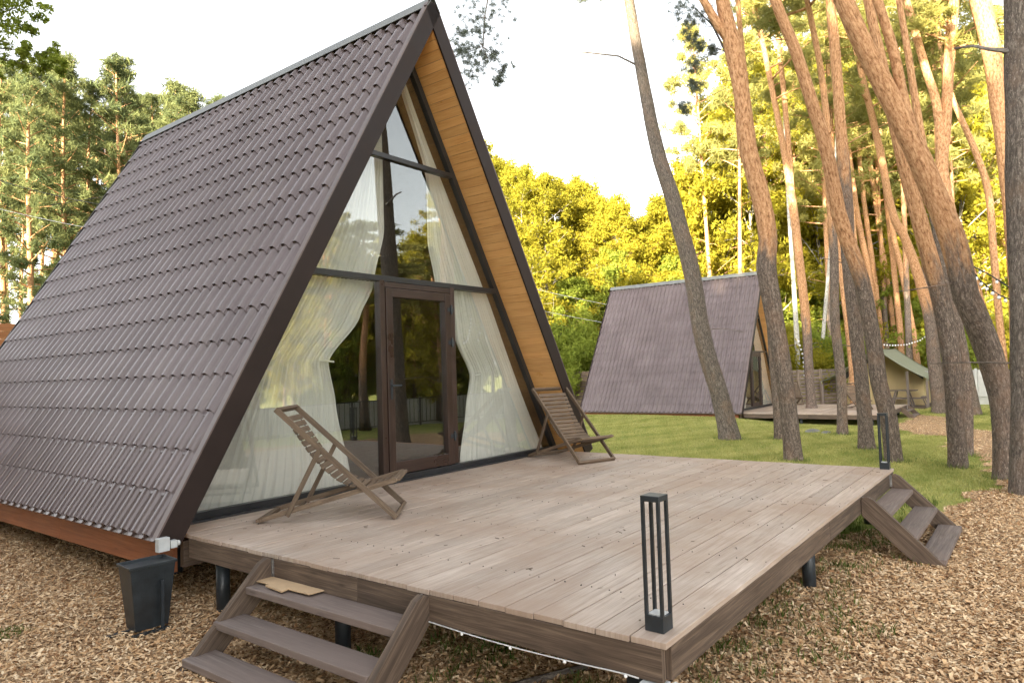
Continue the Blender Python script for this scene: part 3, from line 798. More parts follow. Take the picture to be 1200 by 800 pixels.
me = npmesh('wood_chip_path', V, Fc, M['chipbase'], smooth=True); tag(link('wood_chip_path', me), kind='structure')

# loose wood chips: thin slivers lying on the near ground
def chips():
    out = []
    def dens(n, x0, x1, y0, y1, smin, smax):
        x = RNG.uniform(x0, x1, n); y = RNG.uniform(y0, y1, n)
        d = np.stack([x, y, gz(x, y)], 1)-CAM; fw = d@Fv
        u = 600+F0*(d@Rv)/fw; vv = 400-F0*(d@Uv)/fw
        k = chipmask(x, y) & (fw > .5) & (u > -120) & (u < 1320) & (vv < 900) & (RNG.random(n) < np.clip(9/np.maximum(fw, 1)**1.0, .0, 1))
        return x[k], y[k], RNG.uniform(smin, smax, k.sum())
    xs_, ys_, ss = [], [], []
    for a in ((250000, -5, 1.5, -6, 4.5, .012, .036), (150000, -3, 9.5, -8, -3.6, .012, .038), (40000, 8, 25, -7, -1.5, .02, .05)):
        x, y, s = dens(*a); xs_.append(x); ys_.append(y); ss.append(s)
    x = np.concatenate(xs_); y = np.concatenate(ys_); s = np.concatenate(ss); n = len(x)
    a = RNG.uniform(0, 2*PI, n); tl = RNG.normal(0, .30, n); tw = RNG.normal(0, .35, n)
    L = s*RNG.uniform(.8, 1.4, n); Wd = s*RNG.uniform(.3, .75, n)
    dx = np.stack([np.cos(a)*np.cos(tl), np.sin(a)*np.cos(tl), np.sin(tl)], 1)
    dy = np.stack([-np.sin(a)*np.cos(tw), np.cos(a)*np.cos(tw), np.sin(tw)], 1)
    c = np.stack([x, y, gz(x, y)+.014+RNG.uniform(0, .018, n)], 1)
    k1 = RNG.uniform(.4, 1, (n, 1)); k2 = RNG.uniform(.4, 1, (n, 1))
    P = np.stack([c-dx*L[:, None]/2-dy*Wd[:, None]/2*k1, c+dx*L[:, None]/2-dy*Wd[:, None]/2*k2, c+dx*L[:, None]/2+dy*Wd[:, None]/2*k1, c-dx*L[:, None]/2+dy*Wd[:, None]/2*k2], 1)
    V = P.reshape(-1, 3); Fc = np.arange(4*n).reshape(n, 4)
    m, nt, b = newmat('wood_chip'); q = N(nt)
    cc = q.ramp(q.attr('rnd'), [(.0, (.12, .055, .025)), (.07, (.33, .175, .08)), (.35, (.60, .38, .20)), (.75, (.76, .54, .325)), (1, (.86, .68, .46))])
    q.link(cc, b.inputs['Base Color']); b.inputs['Roughness'].default_value = .8; b.inputs['Specular IOR Level'].default_value = .25
    me = npmesh('wood_chips', V, Fc, m, RNG.random(n))
    tag(link('wood_chips', me), 'tan shredded wood chips strewn over the ground round the deck', 'wood chips', kind='stuff')
chips()

# grass blades
def blades(n, x0, x1, y0, y1, hmin, hmax, cond, mat, name, label, wpx=.004, clump=0, nearpow=1.0):
    if clump:
        cx = RNG.uniform(x0, x1, clump); cy = RNG.uniform(y0, y1, clump); i = RNG.integers(0, clump, n)
        x = cx[i]+RNG.normal(0, .05, n); y = cy[i]+RNG.normal(0, .05, n)
    else: x = RNG.uniform(x0, x1, n); y = RNG.uniform(y0, y1, n)
    d = np.stack([x, y, gz(x, y)], 1)-CAM; fw = d@Fv; u = 600+F0*(d@Rv)/np.maximum(fw, .1)
    k = cond(x, y) & (fw > .3) & (u > -60) & (u < 1260) & (RNG.random(n) < np.clip(11/np.maximum(fw, 1), 0, 1)**nearpow)
    x = x[k]; y = y[k]; fw = fw[k]; n = len(x)
    h = RNG.uniform(hmin, hmax, n); a = RNG.uniform(0, 2*PI, n); w = wpx*(1+.10*fw)
    le = RNG.uniform(.1, .7, n)*h; b_ = RNG.uniform(0, 2*PI, n)
    g = gz(x, y)
    c = np.stack([x, y, g-.005], 1); dx = np.stack([np.cos(a), np.sin(a), 0*a], 1)*w[:, None]
    top = c+np.stack([np.cos(b_)*le, np.sin(b_)*le, h], 1); mid = c+np.stack([np.cos(b_)*le*.35, np.sin(b_)*le*.35, h*.6], 1)
    P = np.stack([c-dx, c+dx, mid+dx*.7, top, mid-dx*.7], 1)
    me = npmesh(name, P.reshape(-1, 3), np.arange(5*n).reshape(n, 5), mat, np.clip(RNG.normal(.45, .2, n)+.25*np.sin(x*1.1+y*2.7)*np.cos(y*1.3-x*.6)+.22*np.sin(x*.9+y*6.3+np.sin(x*2.1))+.12*np.sin(x*4.7-y*9), 0, 1))
    return tag(link(name, me), label, 'grass', kind='stuff')
def lawncond(x, y):
    return (~chipmask(x, y)) & ~((x > XL-.1) & (x < XR+.1) & (y > -4.45) & (y < 6.4)) & ~((x > 19.4) & (x < 25.8) & (y > -1.6) & (y < 9.9))
blades(420000, 2, 30, -7.5, 10, .018, .055, lawncond, M['grass'], 'lawn_grass', 'short mown yellow green lawn between the two decks', .003)
def undercond(x, y):
    e = (y > -4.75+.25*np.sin(x*3)) & (y < -3.3) & (x > -2.3) & (x < 3)
    e2 = (np.abs(x-3.6) < 1.0) & (y < -2.5) & (y > -4.7)
    e3 = (x > -2.6) & (x < -1.4) & (y > -4.4) & (y < -2.2)
    return e | e2 | e3
blades(13000, -2.6, 4.5, -4.9, -2.2, .02, .10, undercond, M['grassdk'], 'rank_grass', 'tufts of rank dark grass along the shaded foot of the near deck', .0025, 700)
blades(500, -3.85, -3.5, .0, .25, .02, .06, lambda x, y: x > -9, M['grassdk'], 'grass_tuft', 'small green tuft in the wood chips at the left edge of the picture', .0025)

def litter():
    n = 200; x = RNG.uniform(XL+.05, XR-.05, n); y = RNG.uniform(-4.4, -.25, n); a = RNG.uniform(0, 2*PI, n); L = RNG.uniform(.012, .05, n); w_ = RNG.uniform(.001, .004, n)
    dx = np.stack([np.cos(a), np.sin(a), 0*a], 1)*L[:, None]/2; dy = np.stack([-np.sin(a), np.cos(a), 0*a], 1)*w_[:, None]; c = np.stack([x, y, np.full(n, .004)], 1)
    P = np.stack([c-dx-dy, c+dx-dy, c+dx+dy+np.array([0, 0, .003]), c-dx+dy+np.array([0, 0, .003])], 1)
    tag(link('deck_litter', npmesh('deck_litter', P.reshape(-1, 3), np.arange(4*n).reshape(n, 4), M['twig'], RNG.random(n))), 'fallen needles and bark crumbs scattered on the deck', 'litter', kind='stuff')
litter()
# ------------------------------------------------------------------ trees
def leaf_cloud(cent, rad, per, size, flat=1.0, elong=1.0, shaderand=.5):
    """cent (k,3), rad (k,), returns verts, faces, rnd"""
    k = len(cent); idx = np.repeat(np.arange(k), per); n = len(idx)
    v = RNG.normal(size=(n, 3)); v /= np.linalg.norm(v, axis=1)[:, None]
    r = RNG.random(n)**.45
    P = cent[idx]+v*(r*rad[idx])[:, None]*np.array([1, 1, flat])
    a = RNG.normal(size=(n, 3)); a /= np.linalg.norm(a, axis=1)[:, None]
    b = np.cross(a, RNG.normal(size=(n, 3))); b /= np.linalg.norm(b, axis=1)[:, None]
    s = size*RNG.uniform(.6, 1.3, n)
    A = a*(s*elong)[:, None]; B = b*s[:, None]/elong*.6
    Q = np.stack([P-A, P-B, P+A, P+B], 1).reshape(-1, 3)
    cr = RNG.random(k)
    return Q, np.arange(4*n).reshape(n, 4), np.clip(cr[idx]*shaderand+RNG.random(n)*(1-shaderand), 0, 1)
def limb(mb, a, b, r0, r1, bend=.15, n=5, seg=6, hue=0.0):
    a = Vector(a); b = Vector(b); L = (b-a).length
    off = Vector((random.uniform(-1, 1), random.uniform(-1, 1), random.uniform(-.2, 1)))*bend*L
    pts = []; rs = []
    for i in range(n):
        t = i/(n-1); pts.append(a.lerp(b, t)+off*math.sin(t*PI)*.5); rs.append(r0+(r1-r0)*t)
    mb.tube(pts, rs, seg, [hue]*n); return pts
def make_pine(h, cb, rad, nb, per, size, mat, seed, lean=0.0, trunk_r=.16, low_dead=8, dens=1.0, elong=2.4):
    random.seed(seed); global RNG; RNG = np.random.default_rng(seed)
    mb = MB(); n = 14; pts = []; rs = []; hue = []
    dx, dy = random.uniform(-1, 1)*lean, random.uniform(-1, 1)*lean; w1, w2 = random.uniform(0, 6), random.uniform(0, 6)
    def tp(t): return Vector((dx*t*t*h+.12*math.sin(t*5+w1)*t*2, dy*t*t*h+.12*math.sin(t*4+w2)*t*2, h*t-.15*(1-t)))
    for i in range(n):
        t = i/(n-1); pts.append(tp(t)); rs.append(trunk_r*(1-.85*t)+.01+(.05 if i == 0 else 0)); hue.append(float(sstep(.12, .45, t)))
    mb.tube(pts, rs, 10, hue, noise=.05)
    cents = []; rads = []
    for i in range(nb):
        t = cb+(1-cb)*(i+random.random())/nb; f = (t-cb)/(1-cb)
        L = rad*(1.0-.78*f**1.3)*(.55+.6*random.random())*(.6+.4*min(1, f*4)); az = i*2.4+random.uniform(-.5, .5)
        up = random.uniform(-.05, .35)+f*.45
        p0 = tp(t); p1 = p0+Vector((math.cos(az)*L, math.sin(az)*L, L*up))
        pp = limb(mb, p0, p1, .035*(1-f)+.012, .006, .12, 5, 5, 1.0)
        for k in range(max(3, int(L*3.2*dens))):
            s = .35+.65*random.random()**.8; q = p0.lerp(p1, s)+Vector((random.uniform(-.32, .32), random.uniform(-.32, .32), random.uniform(-.05, .28)))*(.5+.3*L)
            cents.append(q); rads.append(random.uniform(.20, .42))
    for k in range(low_dead):
        t = random.uniform(.2, cb+.1); az = random.uniform(0, 6.3); L = random.uniform(.3, 1.2); p0 = tp(t)
        limb(mb, p0, p0+Vector((math.cos(az)*L, math.sin(az)*L, random.uniform(-.2, .3)*L)), .014, .004, .2, 4, 4, 1.0)
    for k in range(6): cents.append(tp(1)+Vector((random.uniform(-.2, .2), random.uniform(-.2, .2), random.uniform(-.5, .2)))); rads.append(.28)
    Q, Fc, rn = leaf_cloud(np.array([tuple(c) for c in cents]), np.array(rads), per, size, .6, elong, .6)
    return mb, (Q, Fc, rn, mat)
def make_decid(h, cb, rad, nl, per, size, mat, seed, trunk_r=.14, droop=0.0, barkm='birch'):
    random.seed(seed); global RNG; RNG = np.random.default_rng(seed)
    mb = MB(); w1 = random.uniform(0, 6); lx_, ly_ = random.uniform(-.06, .06), random.uniform(-.06, .06)
    def tp(t): return Vector((lx_*h*t+.15*math.sin(t*4+w1), ly_*h*t+.15*math.cos(t*3+w1)-.15*math.cos(w1), h*t*.93-.15*(1-t)))
    n = 12; mb.tube([tp(i/(n-1)) for i in range(n)], [trunk_r*(1-.9*i/(n-1))+.008 for i in range(n)], 9, [.5*i/n for i in range(n)], noise=.05)
    cents = []; rads = []
    for i in range(nl):
        f = (i+random.random())/nl; t = cb+(1-cb)*f*.96; az = i*2.4+random.uniform(-.6, .6)
        prof = math.sin(PI*min(1, (.16+.84*f)**.75))**.7
        L = rad*prof*random.uniform(.55, 1.1)+.3
        p0 = tp(t); p1 = p0+Vector((math.cos(az)*L, math.sin(az)*L, L*random.uniform(.1, .75)))
        pp = limb(mb, p0, p1, .03*(1-f)+.016, .006, .15, 5, 5, .5)
        for k in range(4):
            s = random.uniform(.3, .95); q0 = p0.lerp(p1, s); q1 = q0+Vector((random.uniform(-1, 1), random.uniform(-1, 1), random.uniform(-.2-droop, .7)))*L*.42
            limb(mb, q0, q1, .010, .004, .2, 4, 4, .5)
            for j in range(3):
                c = q0.lerp(q1, random.uniform(.3, 1.15))+Vector([random.uniform(-.25, .25) for _ in range(3)])
                cents.append(c); rads.append(random.uniform(.22, .55))
        cents.append(p1); rads.append(random.uniform(.3, .5))
    Q, Fc, rn = leaf_cloud(np.array([tuple(c) for c in cents]), np.array(rads), per, size, .85, 1.25, .55)
    return mb, (Q, Fc, rn, mat)
def tree_proto(kind, mb_c, bark):
    mb, (Q, Fc, rn, mat) = mb_c
    t = bpy.data.objects.new(kind, None)
    me = bpy.data.meshes.new('x')
    tr = mb.build('trunk', bark, None, True); cm = npmesh('crown', Q, Fc, mat, rn)
    C.objects.unlink(tr); trm = tr.data; bpy.data.objects.remove(tr)
    return (kind, trm, cm)
def put_tree(proto, loc, rz, sc, label, cat, group=None, szs=None, crown_mat=None):
    kind, trm, cm = proto
    t = empty(kind, tuple(loc), rz, label, cat, group); t.scale = (sc*(szs or 1), sc*(szs or 1), sc)
    link('trunk', trm, t); co = link('crown', cm, t)
    if crown_mat: co.material_slots[0].link = 'OBJECT'; co.material_slots[0].material = crown_mat
    return t
PINES = [tree_proto('pine_tree', make_pine(15.5, .45, 2.5, 46, 46, .085, M['needle'], 11, .03), M['bark']),
         tree_proto('pine_tree', make_pine(14.5, .33, 2.3, 56, 44, .085, M['needle'], 12, .04), M['bark']),
         tree_proto('pine_tree', make_pine(16.0, .60, 2.6, 36, 52, .09, M['needle'], 13, .05), M['bark']),
         tree_proto('pine_tree', make_pine(13.5, .28, 2.0, 56, 42, .085, M['needle'], 14, .03), M['bark'])]
DECS = [tree_proto('birch_tree', make_decid(14, .22, 2.6, 44, 40, .082, M['leaf'], 21), M['birch']),
        tree_proto('leafy_tree', make_decid(12.5, .12, 3.0, 50, 40, .088, M['leaf'], 22, .16), M['bark']),
        tree_proto('birch_tree', make_decid(13.5, .16, 2.3, 42, 42, .08, M['leaf'], 23, .12, .4), M['birch']),
        tree_proto('leafy_tree', make_decid(11, .08, 2.7, 46, 42, .088, M['leafdk'], 24, .14), M['bark'])]
BUSH = tree_proto('bush', make_decid(2.6, .02, 1.3, 18, 40, .07, M['leafdk'], 31, .03), M['twig'])
BUSH2 = tree_proto('bush', make_decid(3.2, .02, 1.5, 20, 40, .07, M['leaf'], 32, .03), M['twig'])
random.seed(99); RNG = np.random.default_rng(99)
ORD = ['first', 'second', 'third', 'fourth', 'fifth', 'sixth', 'seventh', 'eighth', 'ninth', 'tenth', 'eleventh', 'twelfth', 'thirteenth', 'fourteenth', 'fifteenth', 'sixteenth', 'seventeenth', 'eighteenth', 'nineteenth', 'twentieth']
def ordn(i):
    if i < 20: return ORD[i]
    tens = {2: 'twenty', 3: 'thirty', 4: 'forty', 5: 'fifty', 6: 'sixty'}
    t, r = divmod(i+1, 10)
    return (tens[t]+'-'+ORD[r-1]) if r else {2: 'twentieth', 3: 'thirtieth', 4: 'fortieth', 5: 'fiftieth', 6: 'sixtieth'}[t]
def gp(u, D):
    P = at(u, 430, D); return (float(P[0]), float(P[1]), float(gz(P[0], P[1])))

# rows: (u, D, target top v) sorted by u, scaled so that the tree top meets the skyline
def forest(spec, name_fmt, group, cmat=None):
    spec = sorted(spec, key=lambda s: s[0])
    for i, (u, D, vt, protos, cat) in enumerate(spec):
        loc = gp(u, D); P = random.choice(protos); top = at(u, vt, D)[2]; base_h = {id(p): h for p, h in zip(PINES+DECS+[BUSH, BUSH2], (15.5, 14.5, 16., 13.5, 13, 11.6, 12.5, 10.2, 2.6, 3.2))}[id(P)]
        sc = max(.3, (top-loc[2])/base_h*random.uniform(.94, 1.03))
        put_tree(P, loc, random.uniform(0, 6.28), sc, name_fmt % ordn(i), cat, group, szs=min(1.5, max(.75, 1.0/sc)), crown_mat=cmat)
# left forest
sp = []
def sky_left(u):
    pts = [(-200, 60), (0, 62), (30, 70), (60, 85), (80, 52), (100, 95), (125, 105), (150, 66), (175, 85), (205, 92), (235, 105), (262, 100), (300, 115), (420, 140)]
    for (a, b), (c, d) in zip(pts, pts[1:]):
        if a <= u <= c: return b+(d-b)*(u-a)/(c-a)
    return 120
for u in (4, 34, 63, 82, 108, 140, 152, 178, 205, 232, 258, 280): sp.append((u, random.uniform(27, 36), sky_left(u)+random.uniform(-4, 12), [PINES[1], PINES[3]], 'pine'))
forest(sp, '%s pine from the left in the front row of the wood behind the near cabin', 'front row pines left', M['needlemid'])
sp = []
for k in range(24): 
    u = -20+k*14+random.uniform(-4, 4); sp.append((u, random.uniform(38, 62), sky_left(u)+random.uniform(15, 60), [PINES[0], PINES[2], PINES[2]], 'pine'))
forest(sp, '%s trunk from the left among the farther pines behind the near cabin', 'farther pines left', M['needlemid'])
# right background: leafy trees
def sky_right(u):
    pts = [(480, 150), (566, 148), (585, 170), (600, 185), (632, 175), (660, 200), (690, 190), (712, 222), (745, 218), (765, 228), (790, 220), (815, 190), (840, 130), (870, 60), (1000, 30), (1100, 40), (1200, 60), (1400, 60)]
    for (a, b), (c, d) in zip(pts, pts[1:]):
        if a <= u <= c: return b+(d-b)*(u-a)/(c-a)
    return 120
sp = []
for k in range(35):
    u = 545+k*20+random.uniform(-8, 8); sp.append((u, random.uniform(43, 50), sky_right(u)+random.uniform(-6, 22), [DECS[0], DECS[1], DECS[2]], 'tree'))
forest(sp, '%s sunlit yellow green tree from the left in the wood behind the far cabin', 'yellow green trees of the far wood')
sp = []
for k in range(22):
    u = 540+k*32+random.uniform(-10, 10); sp.append((u, random.uniform(53, 62), sky_right(u)+random.uniform(5, 45), [DECS[0], DECS[1], DECS[2]], 'tree'))
forest(sp, '%s tree from the left in the rearmost row of the far wood', 'rearmost trees of the far wood')
sp = []
for k in range(20):
    u = 560+k*34+random.uniform(-10, 10); sp.append((u, random.uniform(43, 46), random.uniform(290, 335), [DECS[3], DECS[3], DECS[1]], 'tree'))
forest(sp, '%s low dark green tree from the left at the foot of the far wood', 'low green trees of the far wood')
sp = []
for k in range(30):
    u = 600+k*21+random.uniform(-8, 8); sp.append((u, random.uniform(34, 37) if u < 985 or u > 1110 else random.uniform(42.5, 44), random.uniform(372, 400), [BUSH, BUSH2], 'bush'))
forest(sp, '%s bush from the left behind the fences', 'bushes behind the fences')
sp = []
for u in (838, 872, 905, 945, 975, 1012, 1040, 1066, 1092, 1128, 1160, 1185, 1215, 1250): sp.append((u, random.uniform(38, 44), random.uniform(-40, 30), [PINES[0], PINES[2]], 'pine'))
forest(sp, '%s tall thin pine from the left beyond the tent and the far deck', 'tall pines beyond the tent')
# wood left of the picture: shades the place from the low sun; wood behind the viewer: mirrored in the glass
GL = 'pines and birches of the wood outside the picture on the left'
for k in range(225):
    az = random.uniform(-124, -62) if k < 175 else random.uniform(-62, -28); r = random.uniform(16, 46) if k < 175 else random.uniform(26, 46)
    x, y = math.sin(math.radians(az))*r-1, math.cos(math.radians(az))*r
    u_ = None
    d = np.array([x, y, 0])-CAM
    if d@Fv > 1 and -60 < 600+F0*(d@Rv)/(d@Fv) < 1260: continue
    put_tree(random.choice(PINES[:2]+PINES[3:]+DECS[1:]), (x, y, float(gz(x, y))), random.uniform(0, 6.3), random.uniform(1.18, 1.42) if k < 175 else random.uniform(.75, .95), 'tree of the wood outside the picture on the left', 'tree', GL)
GB = 'trees behind the viewer mirrored in the glass front'
for k in range(40):
    u = 330+k*9.5+random.uniform(-4, 4); D = random.uniform(27, 44)
    P = at(u, 430, D); x, y = P[0], -P[1]
    put_tree(random.choice([PINES[1], PINES[3], DECS[0], DECS[1], DECS[2], PINES[0]]), (x, y, -.6), random.uniform(0, 6.3), random.uniform(.48, .70), 'tree behind the viewer seen only as a reflection in the glass front', 'tree', GB)

# foreground pines traced one by one
BASES = []
def fg_pine(pts, D, label, huez, bark='bark', Hh=15.0, crown=True, twigs=10, fork=None, seg=16, lowb=None, deckz=None, cs=1.0):
    """pts: (u, v, width px) from base upward"""
    u0, v0, w0 = pts[0]
    if D is None:
        Bp = ground_hit(u0, v0) if deckz is None else on(u0, v0, 2, deckz)
        D = float((Bp-CAM)@Fv)
    else: Bp = np.array(gp(u0, D))
    pts = [(a_, b_, w_*.87) for a_, b_, w_ in pts]; w0 *= .87; fork = [[(a_, b_, w_*.87) for a_, b_, w_ in f_] for f_ in (fork or [])]
    BASES.append((Bp[0], Bp[1], w0*D/F0/2))
    path = [Vector(tuple(Bp))-Vector((0, 0, .12))]; rs = [w0*1.12*D/F0/2]
    for (u, v, w) in pts:
        P = Vector(tuple(at(u, v, D)))
        if P.z < path[-1].z+.1: continue
        path.append(P); rs.append(w*D/F0/2)
    # densify
    base = path[0].copy()
    def resample(path, rs, step=.22):
        o = [path[0]]; r = [rs[0]]
        for i in range(1, len(path)):
            L = (path[i]-path[i-1]).length; n = max(1, int(L/step))
            for k in range(1, n+1):
                t = k/n
                p0 = path[max(i-2, 0)]; p1 = path[i-1]; p2 = path[i]; p3 = path[min(i+1, len(path)-1)]
                q = .5*((2*p1)+(p2-p0)*t+(2*p0-5*p1+4*p2-p3)*t*t+(3*p1-p0-3*p2+p3)*t**3)
                o.append(q); r.append(rs[i-1]+(rs[i]-rs[i-1])*t)
        return o, r
    d = (path[-1]-path[-2]).normalized(); top = path[-1]; r = rs[-1]
    while top.z < Hh:
        d = (d*.75+Vector((0, 0, 1))*.25+Vector((random.uniform(-.05, .05), random.uniform(-.05, .05), 0))).normalized(); top = top+d*1.2; r *= .87
        path.append(top); rs.append(max(r, .03))
    P, R = resample(path, rs)
    for i in range(5): R[i] *= 1+.42*((5-i)/5)**2.5
    P = [p-base for p in P]
    hue = [float(sstep(huez-1.2, huez+1.2, p.z)) for p in P]
    t = empty('pine_tree', tuple(base), 0, label, 'pine', 'pines standing between the decks')
    mb = MB(); mb.tube(P, R, seg, hue, noise=.055)
    tr = mb.build('trunk', M[bark], t, True)
    for k in range(twigs):
        i = random.randrange(int(len(P)*.12), int(len(P)*.8)); az = random.uniform(0, 6.3); L = random.choice([.12, .2, .3, .5, .9])*random.uniform(.7, 1.2)
        b = MB(); limb(b, P[i], P[i]+Vector((math.cos(az)*L, math.sin(az)*L, random.uniform(-.15, .35)*L)), .016, .005, .25, 5, 6, hue[i]); b.build('dead_branch', M[bark], t, True)
    for fk in (fork or []):
        fp = [Vector(tuple(at(u, v, D)))-base for u, v, w in fk]; fr_ = [w*D/F0/2 for u, v, w in fk]
        d = (fp[-1]-fp[-2]).normalized(); tp = fp[-1]; r = fr_[-1]
        for _ in range(5): tp = tp+d*1.2; r *= .8; fp.append(tp); fr_.append(r)
        p_, r_ = resample(fp, fr_); b = MB(); b.tube(p_, r_, 12, [float(sstep(huez-1.2, huez+1.2, q.z)) for q in p_], noise=.04); b.build('limb', M[bark], t, True)
    if crown:
        cents = []; rads = []; mbk = MB()
        for k in range(int(20*cs)):
            i = random.randrange(int(len(P)*.70), len(P)); az = random.uniform(0, 6.3); L = random.uniform(.8, 2.2)
            p1 = P[i]+Vector((math.cos(az)*L, math.sin(az)*L, random.uniform(.0, .5)*L)); limb(mbk, P[i], p1, .04, .01, .2, 5, 6, 1.0)
            for j in range(7): cents.append(P[i].lerp(p1, random.uniform(.4, 1.1))+Vector([random.uniform(-.35, .35) for _ in range(3)])); rads.append(random.uniform(.2, .4))
        Q, Fc, rn = leaf_cloud(np.array([tuple(c) for c in cents]), np.array(rads), 60, .07, .6, 2.6, .6)
        cr = link('crown', npmesh('crown', Q, Fc, M['needle'], rn), t); mbk.build('branches', M['bark'], cr, True)
    for (pth, cl) in (lowb or []):
        bp = [Vector(tuple(at(u, v, D+dd)))-base for u, v, dd in pth]
        b = MB(); n = len(bp); b.tube(bp, [.03*(1-.8*i/n) for i in range(n)], 6, [0.5]*n); bo = b.build('branch', M['barkg'], t, True)
        if cl:
            cents = []; rads = []; tw = MB()
            for (u, v, dd, rp) in cl:
                c = Vector(tuple(at(u, v, D+dd)))-base; q = min(bp, key=lambda z: (z-c).length)
                limb(tw, q, c, .008, .003, .15, 4, 4)
                for j in range(26): cents.append(c+Vector([random.gauss(0, 1)*rp*D/F0*.62 for _ in range(3)])); rads.append(.045)
            Q, Fc, rn = leaf_cloud(np.array([tuple(c) for c in cents]), np.array(rads), 28, .018, .9, 3.2, .6)
            f = link('needles', npmesh('needles', Q, Fc, M['needledk'], rn), bo); tw.build('twigs', M['twig'], bo)
    return t
fg_pine([(855, 515, 25), (844, 465, 24), (824, 398, 23), (812, 326, 22), (797, 267, 21), (786, 225, 20), (773, 187, 19), (762, 137, 17), (750, 75, 15), (737, 0, 13)], None,
        'curving grey pine trunk leaning left in front of the far cabin roof', 20, 'barkg', 17, cs=1.0, twigs=9,
        lowb=[([(749, 78, 0), (725, 66, 0), (690, 62, 0), (656, 60, 0)], []),
              ([(722, -90, -1), (660, -110, -2), (600, -70, -3.2), (575, -20, -4), (568, 20, -4), (566, 55, -4)],
               [(572, -8, -4, 26), (560, 12, -4, 22), (552, 30, -4, 14), (575, 25, -4, 14), (545, 38, -4, 12), (562, 48, -4, 12), (538, 60, -4, 10), (558, 72, -4, 9), (552, 90, -4, 8), (578, 68, -4, 6), (590, 82, -4, 6), (584, 94, -4, 4), (548, 62, -4, 8), (586, -4, -4, 10)]),
              ([(722, -90, -1), (700, -60, -1), (688, -20, -1)], [(684, -3, -1, 7), (700, -8, -1, 7)])])
fg_pine([(930, 540, 21), (923, 470, 22), (909, 380, 23), (898, 312, 26), (900, 283, 24), (892, 233, 24), (875, 167, 23), (869, 112, 21), (858, 52, 22), (846, 0, 17)], None,
        'thick pine with peeling bark rising just beyond the back edge of the near deck', 3.9, 'bark', 14,
        fork=[[(858, 52, 14), (842, 30, 12), (824, 0, 10)]], twigs=14,
        lowb=[([(866, 95, 0), (850, 60, .2), (835, 30, .4), (815, 10, .5)], [(812, 20, .3, 14), (806, 42, .3, 12), (820, 55, .3, 9), (812, 76, .3, 9), (798, 10, .3, 10), (830, 16, .3, 14), (815, 100, .3, 7), (802, 126, .3, 6), (835, 60, .3, 6)])])
fg_pine([(914, 515, 13), (907, 416, 14), (900, 330, 12), (890, 240, 11), (880, 150, 9)], None, 'thinner trunk half hidden behind the thick peeling pine', 6, twigs=4, seg=12)
fg_pine([(951, 478, 12.5), (947, 420, 12), (945, 380, 12), (934, 281, 11), (929, 240, 11), (917, 167, 8), (896, 62, 7), (882, 0, 7)], None,
        'slender pine growing up through the far deck with an orange lower trunk', 3.3, 'bark', 16, deckz=-.6, fork=[[(929, 240, 8), (924, 170, 7), (918, 104, 7), (909, 20, 6)]], seg=12)
fg_pine([(1048, 541, 19), (1041, 490, 22), (1030, 449, 21), (1024, 402, 20), (1010, 330, 20), (996, 290, 20), (983, 250, 19), (971, 187, 17), (954, 129, 16), (933, 62, 15), (908, 0, 13)], None,
        'leaning pine trunk directly behind the far right bollard lamp', 3.6, 'bark', 14, twigs=10)
fg_pine([(1016, 526, 19), (1011, 462, 18), (1002, 380, 17), (994, 300, 18), (992, 250, 18), (985, 146, 14), (977, 42, 13), (973, 0, 12)], None,
        'upright dark pine trunk left of the lamp, crossing the leaning one', 5.8, 'bark', 15, twigs=10)
fg_pine([(987, 509, 13), (986, 449, 13), (979, 380, 12), (977, 290, 11), (973, 240, 10), (969, 150, 9), (962, 83, 8), (946, 0, 7)], None,
        'thin pine trunk standing before the front edge of the far deck', 5.5, 'bark', 15, twigs=8, seg=12)
fg_pine([(1123, 548, 21), (1120, 500, 21), (1118, 462, 21), (1112, 400, 23), (1102, 349, 22), (1088, 296, 21), (1077, 258, 20), (1062, 200, 18), (1045, 130, 15), (1030, 60, 13)], None,
        'dark pine trunk with a scarred reddish foot between the path and the lawn', 3.2, 'bark', 15, twigs=8)
fg_pine([(1182, 562, 31), (1178, 500, 31), (1173, 462, 30), (1159, 411, 32), (1142, 370, 32), (1132, 348, 31), (1117, 283, 31), (1087, 208, 29), (1054, 137, 27), (1021, 71, 25), (988, 0, 23)], None,
        'largest leaning pine whose foot stands at the edge of the wood chips on the right', 3.3, 'bark', 14, twigs=16, seg=20,
        fork=[[(1090, 215, 15), (1062, 130, 14), (1047, 60, 13), (1028, 0, 12)]])
fg_pine([(1134, 534, 13), (1132, 445, 14), (1121, 376, 14), (1108, 320, 13), (1098, 270, 12), (1086, 200, 11)], None, 'trunk partly hidden right behind the reddish footed pine', 4.6, twigs=4, seg=12)
fg_pine([(1102, 484, 18), (1096, 435, 17), (1090, 376, 15), (1078, 330, 13), (1061, 280, 11), (1046, 250, 10), (1029, 167, 9), (1012, 96, 8), (1000, 42, 7)], None, 'pine standing at the right corner of the tent', 4.2, twigs=5, seg=12)
fg_pine([(1144, 486, 13), (1138, 455, 12), (1130, 420, 12), (1120, 370, 11), (1112, 320, 10), (1104, 240, 9)], None, 'pine right of the tent between two nearer trunks', 4.0, twigs=4, seg=12)
fg_pine([(1204, 575, 38), (1204, 450, 37), (1202, 330, 38), (1199, 200, 40), (1198, 90, 40), (1197, 0, 40)], 8.6, 'dark trunk cut off by the right edge of the picture', 9, 'barkg', 13, twigs=4, seg=20, crown=False,
        lowb=[([(1183, 60, 0), (1160, 58, .1), (1140, 54, .2), (1118, 57, .3)], [])])
fg_pine([(1192, 480, 17), (1192, 400, 17), (1190, 330, 17), (1184, 240, 18), (1173, 146, 19), (1162, 62, 22), (1149, 0, 25)], 19, 'stout orange barked pine beside the trunk at the right edge', 1.0, 'bark', 16, twigs=8)
